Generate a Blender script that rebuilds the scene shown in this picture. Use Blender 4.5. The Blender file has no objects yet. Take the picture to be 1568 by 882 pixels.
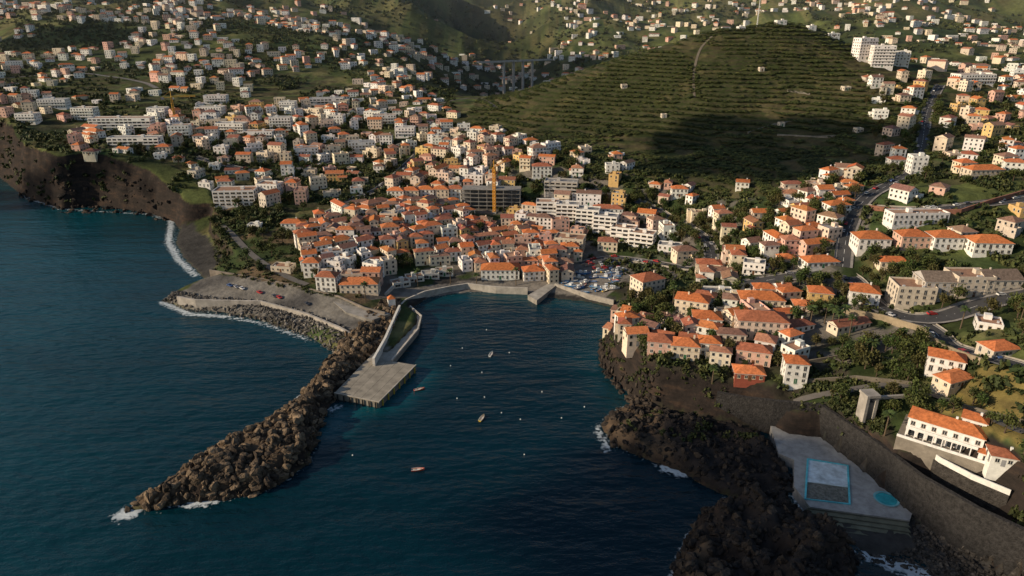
import bpy, math, random
import numpy as np
from mathutils import Vector
random.seed(7); rng=np.random.default_rng(7)
H=160.0; P=math.radians(22.0); F=1046.0; CP=math.cos(P); SP=math.sin(P)
# ---------- survey helpers: sight-line bearings taken from the drone -> world metres ----------
def ray(u,v):
    a=(u-784)/F; b=-(v-441)/F
    return (a, CP+b*SP, -SP+b*CP)
def atz(u,v,z=0.0):
    d=ray(u,v); t=(z-H)/d[2]; return (d[0]*t,d[1]*t,z)
def aty(u,v,y):
    d=ray(u,v); t=y/d[1]; return (d[0]*t,y,H+d[2]*t)
# ---------- noise ----------
def vnoise(x,y,seed=0):
    xi=np.floor(x).astype(np.int64); yi=np.floor(y).astype(np.int64)
    xf=x-xi; yf=y-yi
    u=xf*xf*(3-2*xf); w=yf*yf*(3-2*yf)
    def h(a,b):
        n=(a*374761393+b*668265263+seed*144269504)&0xffffffff
        n=((n^(n>>13))*1274126177)&0xffffffff
        return ((n^(n>>16))&0xffff)/65535.0
    return (h(xi,yi)*(1-u)+h(xi+1,yi)*u)*(1-w)+(h(xi,yi+1)*(1-u)+h(xi+1,yi+1)*u)*w
def fbm(x,y,sc,oc=4,seed=0):
    x=np.asarray(x,float)/sc; y=np.asarray(y,float)/sc; s=0; a=1; t=0
    for i in range(oc):
        s=s+a*(vnoise(x,y,seed+i*17)*2-1); t+=a; a*=.5; x=x*2.03+5.1; y=y*2.03+3.7
    return s/t
def sstep(a,b,x):
    t=np.clip((x-a)/(b-a),0,1); return t*t*(3-2*t)
def inpoly(px,py,poly):
    px=np.asarray(px,float); py=np.asarray(py,float)
    r=np.zeros(px.shape,bool); n=len(poly)
    for i in range(n):
        x1,y1=poly[i][:2]; x2,y2=poly[(i+1)%n][:2]
        if y1==y2: continue
        c=((y1>py)!=(y2>py))&(px<(x2-x1)*(py-y1)/(y2-y1)+x1)
        r^=c
    return r
def segdist(px,py,pts,closed=False,vals=None):
    px=np.asarray(px,float); py=np.asarray(py,float)
    best=np.full(px.shape,1e9); bv=np.zeros(px.shape)
    n=len(pts); m=n if closed else n-1
    for i in range(m):
        x1,y1=pts[i][:2]; x2,y2=pts[(i+1)%n][:2]
        dx=x2-x1; dy=y2-y1; L=dx*dx+dy*dy+1e-9
        t=np.clip(((px-x1)*dx+(py-y1)*dy)/L,0,1)
        d=np.hypot(px-x1-t*dx,py-y1-t*dy)
        k=d<best; best=np.where(k,d,best)
        if vals is not None: bv=np.where(k,vals[i]*(1-t)+vals[(i+1)%n]*t,bv)
    return (best,bv) if vals is not None else best
# ---------- terrain control points ----------
C=[]
for u,v,z in [(650,450,3),(760,437,3),(850,430,3),(940,455,4),(700,440,3),(560,440,6),(600,455,4),(500,425,9),(560,330,20),(480,345,14),(600,300,22),
 (700,340,15),(760,330,14),(850,350,12),(950,400,6),(900,420,4),(1050,400,12),(1020,340,18),(700,240,35),(640,210,42),(850,240,45),(950,270,38),
 (1040,290,34),(980,440,12),(940,505,16),(1000,545,20),(1100,500,22),(1200,520,22),(1160,570,19),(1300,470,28),(1400,500,30),(1500,470,36),
 (1560,560,40),(1450,690,25),(1560,700,32),(1560,620,38),(1200,600,17),(1290,645,17),(1390,715,18),(1500,790,19),(1568,830,20),(1100,595,15),
 (1300,370,40),(1430,390,42),(1560,390,45),(1430,330,52),(1200,370,34),(1150,330,38),(1250,300,50),(1350,270,58),(1450,260,62),(1560,280,62),
 (1800,400,50),(1800,650,45),(2200,500,70),(1900,1100,30),
 (300,435,4.5),(400,455,4.5),(480,475,4.5),(540,503,4.5),(400,424,9),(480,440,9),(540,458,9),(340,400,9),(400,400,12),(440,385,14),(330,340,12),(310,310,18),(390,330,18),
 (110,235,44),(30,200,50),(200,238,42),(290,240,38),(310,290,24),(380,290,24),(150,200,48),(300,200,45),(400,230,36),(450,260,30),
 (520,260,26),(500,290,24),(560,215,38),(-200,200,55),(-500,190,60),(-150,150,75),(480,190,48)]:
    C.append(atz(u,v,z))
for u,v,y in [(0,130,890),(150,150,840),(0,50,1200),(300,60,1150),(450,110,1020),(600,60,1300),(700,100,1150),(600,130,950),(500,150,880),(660,150,900),
 (770,72,1700),(800,110,1250),(760,140,1050),(760,192,738),(830,140,790),(900,110,815),(1000,75,840),(1100,47,865),(1200,36,880),(1260,45,880),(1310,72,860),
 (1420,100,850),(1560,110,850),(1000,150,725),(1100,150,705),(1200,150,700),(1100,230,590),(1200,230,580),(1000,230,620),(900,200,690),(1380,150,660),(1500,170,640),
 (1560,60,1400),(1500,10,2000),(1200,5,1900),(900,40,1700),(850,10,2300),(700,10,2200),(450,10,1700),(150,0,1600),(-300,0,1500),(1900,60,1400),(1900,150,800),(300,120,930),(230,95,1050)]:
    C.append(aty(u,v,y))
C+=[(300,1060,84),(500,1080,80),(150,1050,70),(700,1080,80),(20,960,55),(0,3500,420),(2500,3500,480),(-2500,3500,520),(-2500,1500,300),(2500,1500,200),
    (0,6000,1100),(-5000,6000,1100),(5000,6000,1100),(-5000,1500,500),(5000,1500,350),(3000,600,150)]
C=np.array(C)
CC2=np.full(len(C),18.**2)
def rbf_fit(C):
    n=len(C); D=np.sqrt((C[:,None,0]-C[None,:,0])**2+(C[:,None,1]-C[None,:,1])**2+CC2[None,:])
    A=np.zeros((n+1,n+1)); A[:n,:n]=-D-np.eye(n)*(-2.0); A[:n,n]=1; A[n,:n]=1
    b=np.zeros(n+1); b[:n]=C[:,2]
    return np.linalg.solve(A,b)
W=rbf_fit(C)
def rbf(X,Y):
    out=np.full(X.shape,W[-1])
    for i in range(len(C)): out-=W[i]*np.sqrt((X-C[i,0])**2+(Y-C[i,1])**2+CC2[i])
    return out
# ---------- grid ----------
A_=np.arange
XS=np.concatenate([A_(-5000,-1300,50),A_(-1300,-460,6),A_(-460,660,2.),A_(660,1300,8),A_(1300,5001,50)])
YS=np.concatenate([A_(-200,150,10),A_(150,700,2.),A_(700,960,2.5),A_(960,1600,8),A_(1600,6001,40)])
X,Y=np.meshgrid(XS,YS)
def wp(l,z=0): return [atz(p[0],p[1],z)[:2] for p in l]
coast=[(-700,258,3),(-150,262,3),(0,270,3),(35,298,3),(60,308,3),(95,320,3.2),(150,315,3.2),(200,322,3.2),(235,328,3),(268,340,2.5),(275,352,.25),(268,372,.12),(280,395,.12),(303,418,.2),
 (315,430,.5),(275,445,.7),(250,460,.7),(285,474,.7),(340,478,.7),(400,490,.7),(470,513,.7),(510,538,.8),(560,548,2),(597,550,3),(640,505,3),(645,488,2),(628,474,1),(655,456,.25),
 (700,449,.2),(750,447,.2),(808,451,.25),(850,458,.15),(900,463,.15),(938,472,.4),(950,490,2.5),(930,520,3),(915,537,3),(925,560,3),(950,588,3),(970,612,2.5),(1000,628,2.5),(1060,640,2),(1120,655,2),(1190,665,2),
 (1215,700,2),(1218,750,2),(1240,790,1),(1330,850,.4),(1400,852,.4),(1440,890,.6),(1500,1000,1),(1700,1200,1)]
CP_=wp(coast); CV=[c[2] for c in coast]
CPL=CP_+[(3500,100),(3500,7000),(-7000,7000),(-7000,CP_[0][1])]
CVL=CV+[1,1,3,3]
Zr=rbf(X,Y)
rg=1-2*np.abs(fbm(X,Y,520,4,3))
amp=sstep(1000,2000,Y)*90+sstep(820,1150,Y)*sstep(-50,-400,X)*20
Zr=Zr+amp*(rg-.55)+sstep(950,1500,Y)*18*fbm(X,Y,130,4,8)
# ravine of the river that reaches the bay
rvd=segdist(X,Y,[(-25,960),(-45,1250),(10,1650),(-80,2300),(40,3200)])
Zr=Zr-sstep(930,1250,Y)*55*np.exp(-(rvd/(90+.05*(Y-900)))**2)
Zr=Zr+fbm(X,Y,28,3,5)*1.0*sstep(300,600,Y)
def base_height():
    d,sv=segdist(X,Y,CPL,True,CVL)
    ins=inpoly(X,Y,CPL)
    dn=d*(1+.7*fbm(X,Y,24,4,9))
    rough=np.where(sv>1.5,fbm(X,Y,9,3,12)*3.2,0)
    zin=np.minimum(Zr,.35+dn*sv+rough*np.clip(d/5,0,1)+np.maximum(0,d-24)*2.5)
    zin=np.maximum(zin,np.minimum(.3,d*.3))
    return np.where(ins,zin,-1-np.minimum(d*.5,9)),d,ins
Z,dcoast,inland=base_height()
CO=np.zeros(X.shape+(3,))
tw=[(-60,700),(30,580),(90,500),(190,460),(250,430),(330,520),(400,640),(430,820),(420,960),(100,960),(-40,860)]
onhill=inpoly(X,Y,tw)
urb_px=[[(465,350),(600,300),(640,215),(760,195),(860,240),(960,260),(1060,300),(1180,300),(1310,270),(1340,300),(1320,400),(1400,480),(1420,520),(1200,600),(1000,560),(920,500),(950,470),(640,450),(560,460),(465,430)]]
def hz(x,y):
    x=np.asarray(x,float); y=np.asarray(y,float)
    i=np.clip(np.searchsorted(XS,x)-1,0,len(XS)-2); j=np.clip(np.searchsorted(YS,y)-1,0,len(YS)-2)
    fx=np.clip((x-XS[i])/(XS[i+1]-XS[i]),0,1); fy=np.clip((y-YS[j])/(YS[j+1]-YS[j]),0,1)
    return (Z[j,i]*(1-fx)+Z[j,i+1]*fx)*(1-fy)+(Z[j+1,i]*(1-fx)+Z[j+1,i+1]*fx)*fy
def hit(u,v,zoff=0):
    d=ray(u,v); t=np.concatenate([np.arange(150,1200,1.),np.arange(1200,6000,8.)])
    x=d[0]*t; y=d[1]*t; z=H+d[2]*t
    g=hz(x,y)+zoff
    k=np.where(z<=g)[0]
    i=k[0] if len(k) else len(t)-1
    return (x[i],y[i],g[i]-zoff)
def hp(l): return [hit(u,v)[:2] for u,v in l]
urban=np.zeros(X.shape,bool)
URB=[hp(q) for q in urb_px]
for q in URB: urban|=inpoly(X,Y,q)
def terr(z,s,k):
    f=z/s; fl=np.floor(f); fr=f-fl
    return (fl+.12*np.minimum(fr/k,1)+.88*np.clip((fr-k)/(1-k),0,1))*s
# terraces are laid out in separate parcels, so their levels break from plot to plot
plot=vnoise(np.floor(X/46+fbm(X,Y,70,2,35)*.8),np.floor(Y/60+fbm(X,Y,70,2,36)*.5),91)
zz=Z+fbm(X,Y,45,3,31)*3.0+plot*2.4
Zt=terr(zz,3.7,.70)-plot*2.4
tm=(onhill|((Y>420)&(dcoast>30)&(Y<1000)))&~urban&inland
Z=np.where(tm,Z*.1+Zt*.9,Z)
gard=inland&(Y<420)&(X>60)&(dcoast>26)&~urban
Z=np.where(gard,Z*.3+terr(zz,2.6,.75)*.7,Z)
# ---------- breakwater, rock shelves ----------
bw_px=[(585,475),(612,468),(607,505),(578,545),(525,590),(500,630),(482,680),(472,710),(440,735),(400,755),(350,765),(290,770),(240,780),(190,783),(225,763),(280,728),(340,690),(400,655),(445,625),(465,608),(480,590),(497,560),(530,525),(560,505)]
r1_px=[(918,650),(940,630),(975,614),(1030,635),(1080,645),(1150,660),(1190,690),(1218,740),(1195,768),(1120,764),(1080,745),(1040,722),(985,702),(938,682)]
r2_px=[(1062,800),(1100,775),(1150,763),(1200,766),(1240,795),(1300,838),(1310,880),(1320,1050),(960,1050),(1028,885)]
rocky=np.zeros(X.shape)
BW=wp(bw_px); R1=wp(r1_px); R2=wp(r2_px)
for poly,cap,st,na,sd in ((BW,5.4,1.0,2.2,41),(R1,2.4,.8,3.4,42),(R2,9,1.4,6.5,43)):
    d=segdist(X,Y,poly,True); ins=inpoly(X,Y,poly)
    dd=d*(1+.5*fbm(X,Y,8,2,sd+5))
    rid=1-2*np.abs(fbm(X,Y,16,3,sd+3))
    z=np.minimum(cap+fbm(X,Y,14,2,sd)*na*.8,dd*st)+(fbm(X,Y,5,3,sd+1)*.7+rid*.5)*na*np.clip(d/4,0,1)
    z=np.where(ins,np.maximum(z,.2),-1-d*.8)
    rocky=np.where(ins&(z>Z),1,rocky)
    Z=np.maximum(Z,z)
deck_cut=wp([(1150,655),(1250,661),(1330,723),(1397,785),(1480,842),(1568,892),(1500,1000),(1300,850),(1200,800),(1205,700)],4)
cut=inpoly(X,Y,deck_cut)
Z=np.where(cut,np.minimum(Z,2.0+fbm(X,Y,6,3,77)*1.3),Z)
# ---------- mesh helpers ----------
M={}
def newmat(name,rough=.8,spec=.3,noise=(.35,4.0),bump=None,base=None,metal=0):
    m=bpy.data.materials.new(name); m.use_nodes=True; nt=m.node_tree; b=nt.nodes['Principled BSDF']
    b.inputs['Roughness'].default_value=rough; b.inputs['Specular IOR Level'].default_value=spec; b.inputs['Metallic'].default_value=metal
    g=nt.nodes.new('ShaderNodeNewGeometry')
    a=nt.nodes.new('ShaderNodeAttribute'); a.attribute_name='Col'; src=a.outputs['Color']
    n=nt.nodes.new('ShaderNodeTexNoise'); n.inputs['Scale'].default_value=1/noise[1]; n.inputs['Detail'].default_value=5; n.inputs['Roughness'].default_value=.65
    nt.links.new(g.outputs['Position'],n.inputs['Vector'])
    mr=nt.nodes.new('ShaderNodeMapRange'); mr.inputs['From Min'].default_value=.25; mr.inputs['From Max'].default_value=.75
    mr.inputs['To Min'].default_value=1-noise[0]; mr.inputs['To Max'].default_value=1+noise[0]*.6
    nt.links.new(n.outputs['Fac'],mr.inputs['Value'])
    mx=nt.nodes.new('ShaderNodeMix'); mx.data_type='RGBA'; mx.blend_type='MULTIPLY'; mx.inputs['Factor'].default_value=1
    nt.links.new(src,mx.inputs['A']); nt.links.new(mr.outputs[0],mx.inputs['B'])
    nt.links.new(mx.outputs['Result'],b.inputs['Base Color'])
    if bump:
        bn=nt.nodes.new('ShaderNodeBump'); bn.inputs['Strength'].default_value=bump[0]; bn.inputs['Distance'].default_value=bump[1]
        n2=nt.nodes.new('ShaderNodeTexNoise'); n2.inputs['Scale'].default_value=1/bump[2]; n2.inputs['Detail'].default_value=4
        nt.links.new(g.outputs['Position'],n2.inputs['Vector']); nt.links.new(n2.outputs['Fac'],bn.inputs['Height']); nt.links.new(bn.outputs[0],b.inputs['Normal'])
    M[name]=m; return m
MATS=[newmat('painted_render',.85,.2,(.25,1.6)),newmat('clay_tiles',.85,.2,(.55,1.1),(.5,.15,.35)),newmat('window_glass',.15,.6,(.5,3.)),newmat('concrete',.9,.2,(.45,4.),(.4,.1,.6)),
      newmat('foliage',.7,.25,(.5,3.)),newmat('bark',.9,.1,(.3,.5)),newmat('rock',.9,.2,(.7,1.3),(1.,.5,.6)),newmat('asphalt',.9,.2,(.25,5.)),newmat('coated_metal',.4,.5,(.1,2.))]
WALL,ROOF,GLASS,CONC,LEAF,BARK,ROCK,ASPH,METAL=range(9)
def mkmesh(name,V,loops,starts,cols_face,mats_face,totals,mats,smooth=False):
    me=bpy.data.meshes.new(name); V=np.asarray(V,np.float32)
    me.vertices.add(len(V)); me.vertices.foreach_set('co',V.ravel())
    me.loops.add(len(loops)); me.loops.foreach_set('vertex_index',np.asarray(loops,np.int32))
    me.polygons.add(len(starts)); me.polygons.foreach_set('loop_start',np.asarray(starts,np.int32))
    for m in mats: me.materials.append(m)
    if mats_face is not None: me.polygons.foreach_set('material_index',np.asarray(mats_face,np.int32))
    me.update(calc_edges=True)
    if cols_face is not None:
        cf=np.asarray(cols_face,np.float32); cf=np.concatenate([cf,np.ones((len(cf),1),np.float32)],1)
        a=me.attributes.new('Col','FLOAT_COLOR','CORNER'); a.data.foreach_set('color',np.repeat(cf,totals,axis=0).ravel())
    me.polygons.foreach_set('use_smooth',np.full(len(starts),smooth))
    return me
def link(name,me,loc=(0,0,0),rz=0,s=1):
    o=bpy.data.objects.new(name,me); o.location=loc; o.rotation_euler=(0,0,rz); o.scale=(s,s,s)
    bpy.context.scene.collection.objects.link(o); return o
class MB:
    def __init__(s): s.v=[]; s.f=[]; s.c=[]; s.m=[]; s.T=(1,0,0,0,0)
    def at(s,x,y,z,r): s.T=(math.cos(r),math.sin(r),x,y,z)
    def face(s,pts,col,mat):
        c,n,ox,oy,oz=s.T; k=len(s.v)
        for p in pts: s.v.append((p[0]*c-p[1]*n+ox,p[0]*n+p[1]*c+oy,p[2]+oz))
        s.f.append(tuple(range(k,k+len(pts)))); s.c.append(col); s.m.append(mat)
    def box(s,x0,x1,y0,y1,z0,z1,col,mat,top=True,bot=False,tcol=None):
        s.face([(x0,y0,z0),(x1,y0,z0),(x1,y0,z1),(x0,y0,z1)],col,mat)
        s.face([(x1,y0,z0),(x1,y1,z0),(x1,y1,z1),(x1,y0,z1)],col,mat)
        s.face([(x1,y1,z0),(x0,y1,z0),(x0,y1,z1),(x1,y1,z1)],col,mat)
        s.face([(x0,y1,z0),(x0,y0,z0),(x0,y0,z1),(x0,y1,z1)],col,mat)
        if top: s.face([(x0,y0,z1),(x1,y0,z1),(x1,y1,z1),(x0,y1,z1)],tcol or col,mat)
        if bot: s.face([(x0,y1,z0),(x1,y1,z0),(x1,y0,z0),(x0,y0,z0)],col,mat)
    def beam(s,a,b,r,col,mat):
        a=Vector(a); b=Vector(b); d=(b-a).normalized(); u=d.orthogonal().normalized()*r; w=d.cross(u).normalized()*r
        q=[u+w,w-u,-u-w,u-w]
        for i in range(4):
            j=(i+1)%4; s.face([a+q[i],a+q[j],b+q[j],b+q[i]],col,mat)
    def cyl(s,x,y,z0,z1,r0,r1,n,col,mat,cap=True):
        P0=[(x+r0*math.cos(2*math.pi*i/n),y+r0*math.sin(2*math.pi*i/n),z0) for i in range(n)]
        P1=[(x+r1*math.cos(2*math.pi*i/n),y+r1*math.sin(2*math.pi*i/n),z1) for i in range(n)]
        for i in range(n): s.face([P0[i],P0[(i+1)%n],P1[(i+1)%n],P1[i]],col,mat)
        if cap: s.face(P1,col,mat)
    def mesh(s,name,smooth=False):
        tot=np.array([len(f) for f in s.f]); st=np.concatenate([[0],np.cumsum(tot)[:-1]])
        return mkmesh(name,s.v,np.arange(len(s.v)),st,s.c,s.m,tot,MATS,smooth)
    def obj(s,name,loc=(0,0,0),rz=0): return link(name,s.mesh(name),loc,rz)
# ---------- buildings ----------
WHITE=(.79,.76,.70); CREAM=(.71,.60,.45); PINK=(.64,.40,.31); OCH=(.62,.42,.17); GREYW=(.44,.42,.39); BEIGE=(.56,.49,.39); DRED=(.3,.08,.05)
ORG=[(.55,.175,.06),(.50,.155,.055),(.38,.13,.07),(.60,.20,.075),(.30,.115,.075),(.42,.19,.115),(.30,.17,.12),(.50,.17,.07),(.22,.12,.09)]
def jit(c,a=.08): 
    k=1+random.uniform(-a,a); return tuple(min(.85,x*k*(1+random.uniform(-a,a)*.4)) for x in c)
GL=(.025,.03,.035)
def wrow(mb,p,t,n,L,z,lod,style,wc,frame):
    cnt=max(1,int(L/ (2.9 if style!='ribbon' else 4.2))); stp=L/cnt
    for i in range(cnt):
        if lod<2 and random.random()<.12: continue
        cx=(i+.5)*stp; w=.55 if style!='ribbon' else 1.55; z0=z+.95; z1=z+2.25
        if style!='ribbon' and random.random()<.15: z0=z+.1
        def q(a,b,c,d,o): 
            return [(p[0]+t[0]*a+n[0]*o,p[1]+t[1]*a+n[1]*o,c),(p[0]+t[0]*b+n[0]*o,p[1]+t[1]*b+n[1]*o,c),(p[0]+t[0]*b+n[0]*o,p[1]+t[1]*b+n[1]*o,d),(p[0]+t[0]*a+n[0]*o,p[1]+t[1]*a+n[1]*o,d)]
        if lod>0: mb.face(q(cx-w-.17,cx+w+.17,z0-.17,z1+.17,.03),frame,WALL)
        mb.face(q(cx-w,cx+w,z0,z1,.06),GL,GLASS)
        if lod>1:
            mb.face(q(cx-.05,cx+.05,z0,z1,.09),(.6,.58,.55),WALL)
            a,b=cx-w-.25,cx+w+.25
            P=q(a,b,z0-.17,z0-.17,.02); Q=q(a,b,z0-.17,z0-.17,.28)
            mb.face([P[0],P[1],Q[1],Q[0]],frame,WALL)
def house(mb,w,d,fl,roof,wc,rc,lod=1,style='punch',balc=False,found=6,ox=0,oy=0,z0=0,fh=2.95):
    h=z0+fl*fh; x0,x1,y0,y1=ox-w/2,ox+w/2,oy-d/2,oy+d/2
    frame=random.choice([(.6,.58,.52),(.35,.3,.25),(.62,.5,.35),wc])
    if roof=='flat':
        hp_=h+.75; mb.box(x0,x1,y0,y1,z0-found,hp_,wc,WALL,top=False)
        t=.3; a,b,c,e=x0+t,x1-t,y0+t,y1-t
        for q in ([(x0,y0),(x1,y0),(b,c),(a,c)],[(x1,y0),(x1,y1),(b,e),(b,c)],[(x1,y1),(x0,y1),(a,e),(b,e)],[(x0,y1),(x0,y0),(a,c),(a,e)]):
            mb.face([(k[0],k[1],hp_) for k in q],wc,WALL)
        for q in ([(a,c),(b,c)],[(b,c),(b,e)],[(b,e),(a,e)],[(a,e),(a,c)]):
            mb.face([(*q[0],h),(*q[1],h),(*q[1],hp_),(*q[0],hp_)],wc,WALL)
        fc=random.choice([(.33,.31,.28),(.4,.25,.17),(.28,.27,.26),(.35,.2,.13)])
        mb.face([(a,c,h),(b,c,h),(b,e,h),(a,e,h)],fc,CONC)
        if lod>0 and w>7:
            rx=ox+random.uniform(-.25,.2)*w; mb.box(rx,rx+2.6,oy-1,oy+1.8,h-.05,h+2.2,wc,WALL)
            for k in range(int(w/8)): 
                ax=x0+1.5+random.random()*(w-4); mb.box(ax,ax+1,y0+1.2,y0+2,h-.05,h+.9,(.5,.5,.5),METAL)
    else:
        mb.box(x0,x1,y0,y1,z0-found,h,wc,WALL,top=False)
        o=.45; a,b,c,e=x0-o,x1+o,y0-o,y1+o; k=.2; rise=min(w,d)*.5*.5
        mb.box(a,b,c,e,h,h+k,(.55,.5,.45),WALL,top=False,bot=True)
        z=h+k; zr=z+rise; rc2=tuple(q*random.uniform(.85,1.1) for q in rc)
        if roof=='hip':
            if w>=d: r0,r1=(a+d/2+o,oy),(b-d/2-o,oy)
            else: r0,r1=(ox,c+w/2+o),(ox,e-w/2-o)
            R0=(*r0,zr); R1=(*r1,zr)
            if w>=d:
                mb.face([(a,c,z),(b,c,z),R1,R0],rc,ROOF); mb.face([(b,e,z),(a,e,z),R0,R1],rc2,ROOF)
                mb.face([(b,c,z),(b,e,z),R1],rc2,ROOF); mb.face([(a,e,z),(a,c,z),R0],rc,ROOF)
            else:
                mb.face([(b,c,z),(b,e,z),R1,R0],rc,ROOF); mb.face([(a,e,z),(a,c,z),R0,R1],rc2,ROOF)
                mb.face([(a,c,z),(b,c,z),R0],rc,ROOF); mb.face([(b,e,z),(a,e,z),R1],rc2,ROOF)
        else:
            if w>=d:
                mb.face([(a,c,z),(b,c,z),(b,oy,zr),(a,oy,zr)],rc,ROOF); mb.face([(b,e,z),(a,e,z),(a,oy,zr),(b,oy,zr)],rc2,ROOF)
                mb.face([(x0,y0,z),(x0,y1,z),(x0,oy,zr-.15)],wc,WALL); mb.face([(x1,y0,z),(x1,y1,z),(x1,oy,zr-.15)],wc,WALL)
            else:
                mb.face([(b,c,z),(b,e,z),(ox,e,zr),(ox,c,zr)],rc,ROOF); mb.face([(a,e,z),(a,c,z),(ox,c,zr),(ox,e,zr)],rc2,ROOF)
                mb.face([(x0,y0,z),(x1,y0,z),(ox,y0,zr-.15)],wc,WALL); mb.face([(x0,y1,z),(x1,y1,z),(ox,y1,zr-.15)],wc,WALL)
        if lod>0 and random.random()<.6:
            cx=ox+random.uniform(-.3,.3)*w; cy=oy+random.uniform(-.15,.15)*d; mb.box(cx,cx+.7,cy,cy+.6,h,zr+.7,wc,WALL)
    for i in range(fl):
        z=z0+i*fh
        for (p,t,n,L) in (((x0,y0),(1,0),(0,-1),w),((x1,y0),(0,1),(1,0),d),((x1,y1),(-1,0),(0,1),w),((x0,y1),(0,-1),(-1,0),d)):
            if lod==0 and n==(0,1): continue
            wrow(mb,p,t,n,L,z,lod,style,wc,frame)
        if balc and i>0:
            mb.box(x0+.3,x1-.3,y0-1.3,y0-.02,z-.12,z+.06,wc,WALL,bot=True); mb.box(x0+.3,x1-.3,y0-1.3,y0-1.2,z+.06,z+.95,jit(wc,.05),WALL)
    if lod>0:
        mb.face([(ox-.6,y0-.07,z0-.3),(ox+.6,y0-.07,z0-.3),(ox+.6,y0-.07,z0+2.1),(ox-.6,y0-.07,z0+2.1)],random.choice([(.15,.07,.03),(.05,.15,.07),(.3,.3,.3)]),WALL)
OCC=[]
def free(x,y,r):
    for a in OCC:
        if (a[0]-x)**2+(a[1]-y)**2<(a[2]+r)**2: return False
    return True
# ---------- roads ----------
ROADS=[]
def road(px,w,name='road',kerb=True,col=(.06,.06,.062),world=None,mark=True):
    pts=world or [hit(u,v)[:2] for u,v in px]
    P_=[]
    for i in range(len(pts)-1):
        p0=pts[max(i-1,0)];p1=pts[i];p2=pts[i+1];p3=pts[min(i+2,len(pts)-1)]
        L=math.hypot(p2[0]-p1[0],p2[1]-p1[1]); n=max(2,int(L/4))
        for k in range(n):
            t=k/n; P_.append(tuple(.5*(2*p1[j]+(p2[j]-p0[j])*t+(2*p0[j]-5*p1[j]+4*p2[j]-p3[j])*t*t+(3*p1[j]-p0[j]-3*p2[j]+p3[j])*t**3) for j in (0,1)))
    P_.append(tuple(pts[-1][:2])); A=np.array(P_); z=hz(A[:,0],A[:,1])
    for _ in range(12): z[1:-1]=(z[:-2]+z[1:-1]*2+z[2:])/4
    z=np.maximum(z,2.5)
    ROADS.append((A,z,w,name,kerb,col,mark))
def conform():
    for A,z,w,*_ in ROADS:
        x0,x1=A[:,0].min()-30,A[:,0].max()+30; y0,y1=A[:,1].min()-30,A[:,1].max()+30
        i0,i1=np.searchsorted(XS,[x0,x1]); j0,j1=np.searchsorted(YS,[y0,y1])
        sx=X[j0:j1,i0:i1]; sy=Y[j0:j1,i0:i1]
        d,zv=segdist(sx,sy,[tuple(a) for a in A],False,z)
        k=1-sstep(w/2+2.6,w/2+8,d)
        Z[j0:j1,i0:i1]=Z[j0:j1,i0:i1]*(1-k)+(zv-.35)*k
def build_roads():
    for A,z,w,name,kerb,col,mark in ROADS:
        T=np.gradient(A,axis=0); T/=np.linalg.norm(T,axis=1)[:,None]+1e-9; N=np.stack([-T[:,1],T[:,0]],1)
        mb=MB()
        def strip(a,b,dz,c,m,sel=None):
            for i in range(len(A)-1):
                if sel and not sel(i): continue
                p=A[i]+N[i]*a;q=A[i]+N[i]*b;r=A[i+1]+N[i+1]*b;s=A[i+1]+N[i+1]*a
                mb.face([(*p,z[i]+dz),(*q,z[i]+dz),(*r,z[i+1]+dz),(*s,z[i+1]+dz)],c,m)
        def side(a,za,zb,c,m):
            for i in range(len(A)-1):
                p=A[i]+N[i]*a;s=A[i+1]+N[i+1]*a
                mb.face([(*p,z[i]+za),(*s,z[i+1]+za),(*s,z[i+1]+zb),(*p,z[i]+zb)],c,m)
        strip(-w/2,w/2,0,col,ASPH)
        if mark: strip(-.08,.08,.006,(.7,.7,.68),WALL,lambda i:i%2==0)
        if kerb:
            for s_ in (-1,1):
                strip(s_*w/2,s_*(w/2+1.3),.13,(.26,.24,.22),CONC); side(s_*w/2,0,.13,(.38,.36,.33),CONC)
                if s_==1 and w>6: side(s_*(w/2+1.3),-1.5,.8,(.33,.3,.25),CONC)
        mb.obj(name)
road([(1130,440),(1200,425),(1290,418),(1340,470),(1400,490),(1450,484),(1510,466),(1600,445)],9)
road([(1400,490),(1432,508),(1450,530),(1500,548),(1600,572)],8)
road([(1290,410),(1300,350),(1330,300),(1395,265),(1412,220),(1420,170),(1440,130)],7)
road([(1320,318),(1400,322),(1470,318),(1600,300)],8)
road([(900,290),(960,302),(1010,325),(1060,352),(1088,385),(1075,410),(1010,405),(940,395),(890,405)],7)
road([(300,240),(380,262),(450,258),(520,245),(600,225),(690,205),(760,195)],6)
road([(480,340),(520,318),(580,290),(620,255),(650,225)],6)
road([(700,278),(780,270),(870,288),(900,290)],6)
road([(0,120),(90,112),(200,122),(240,135)],7,kerb=False,col=(.17,.16,.15))
road([(640,165),(720,150),(760,165)],4.5,kerb=False,col=(.13,.12,.11),mark=False)
road(None,2.6,'farm_track',False,(.16,.135,.10),world=[(185,715),(190,745),(198,775),(212,812),(232,845)],mark=False)
road([(340,345),(370,375),(400,400),(440,425),(470,436)],4.5,kerb=False,col=(.14,.13,.12),mark=False)
road([(1215,620),(1290,600),(1370,590),(1440,610),(1520,640),(1568,665)],4,kerb=False,col=(.12,.11,.1),mark=False)
conform()
for A,z,w,*_ in ROADS:
    for i in range(0,len(A),1): OCC.append((A[i][0],A[i][1],w/2+1.0))
build_roads()
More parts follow.
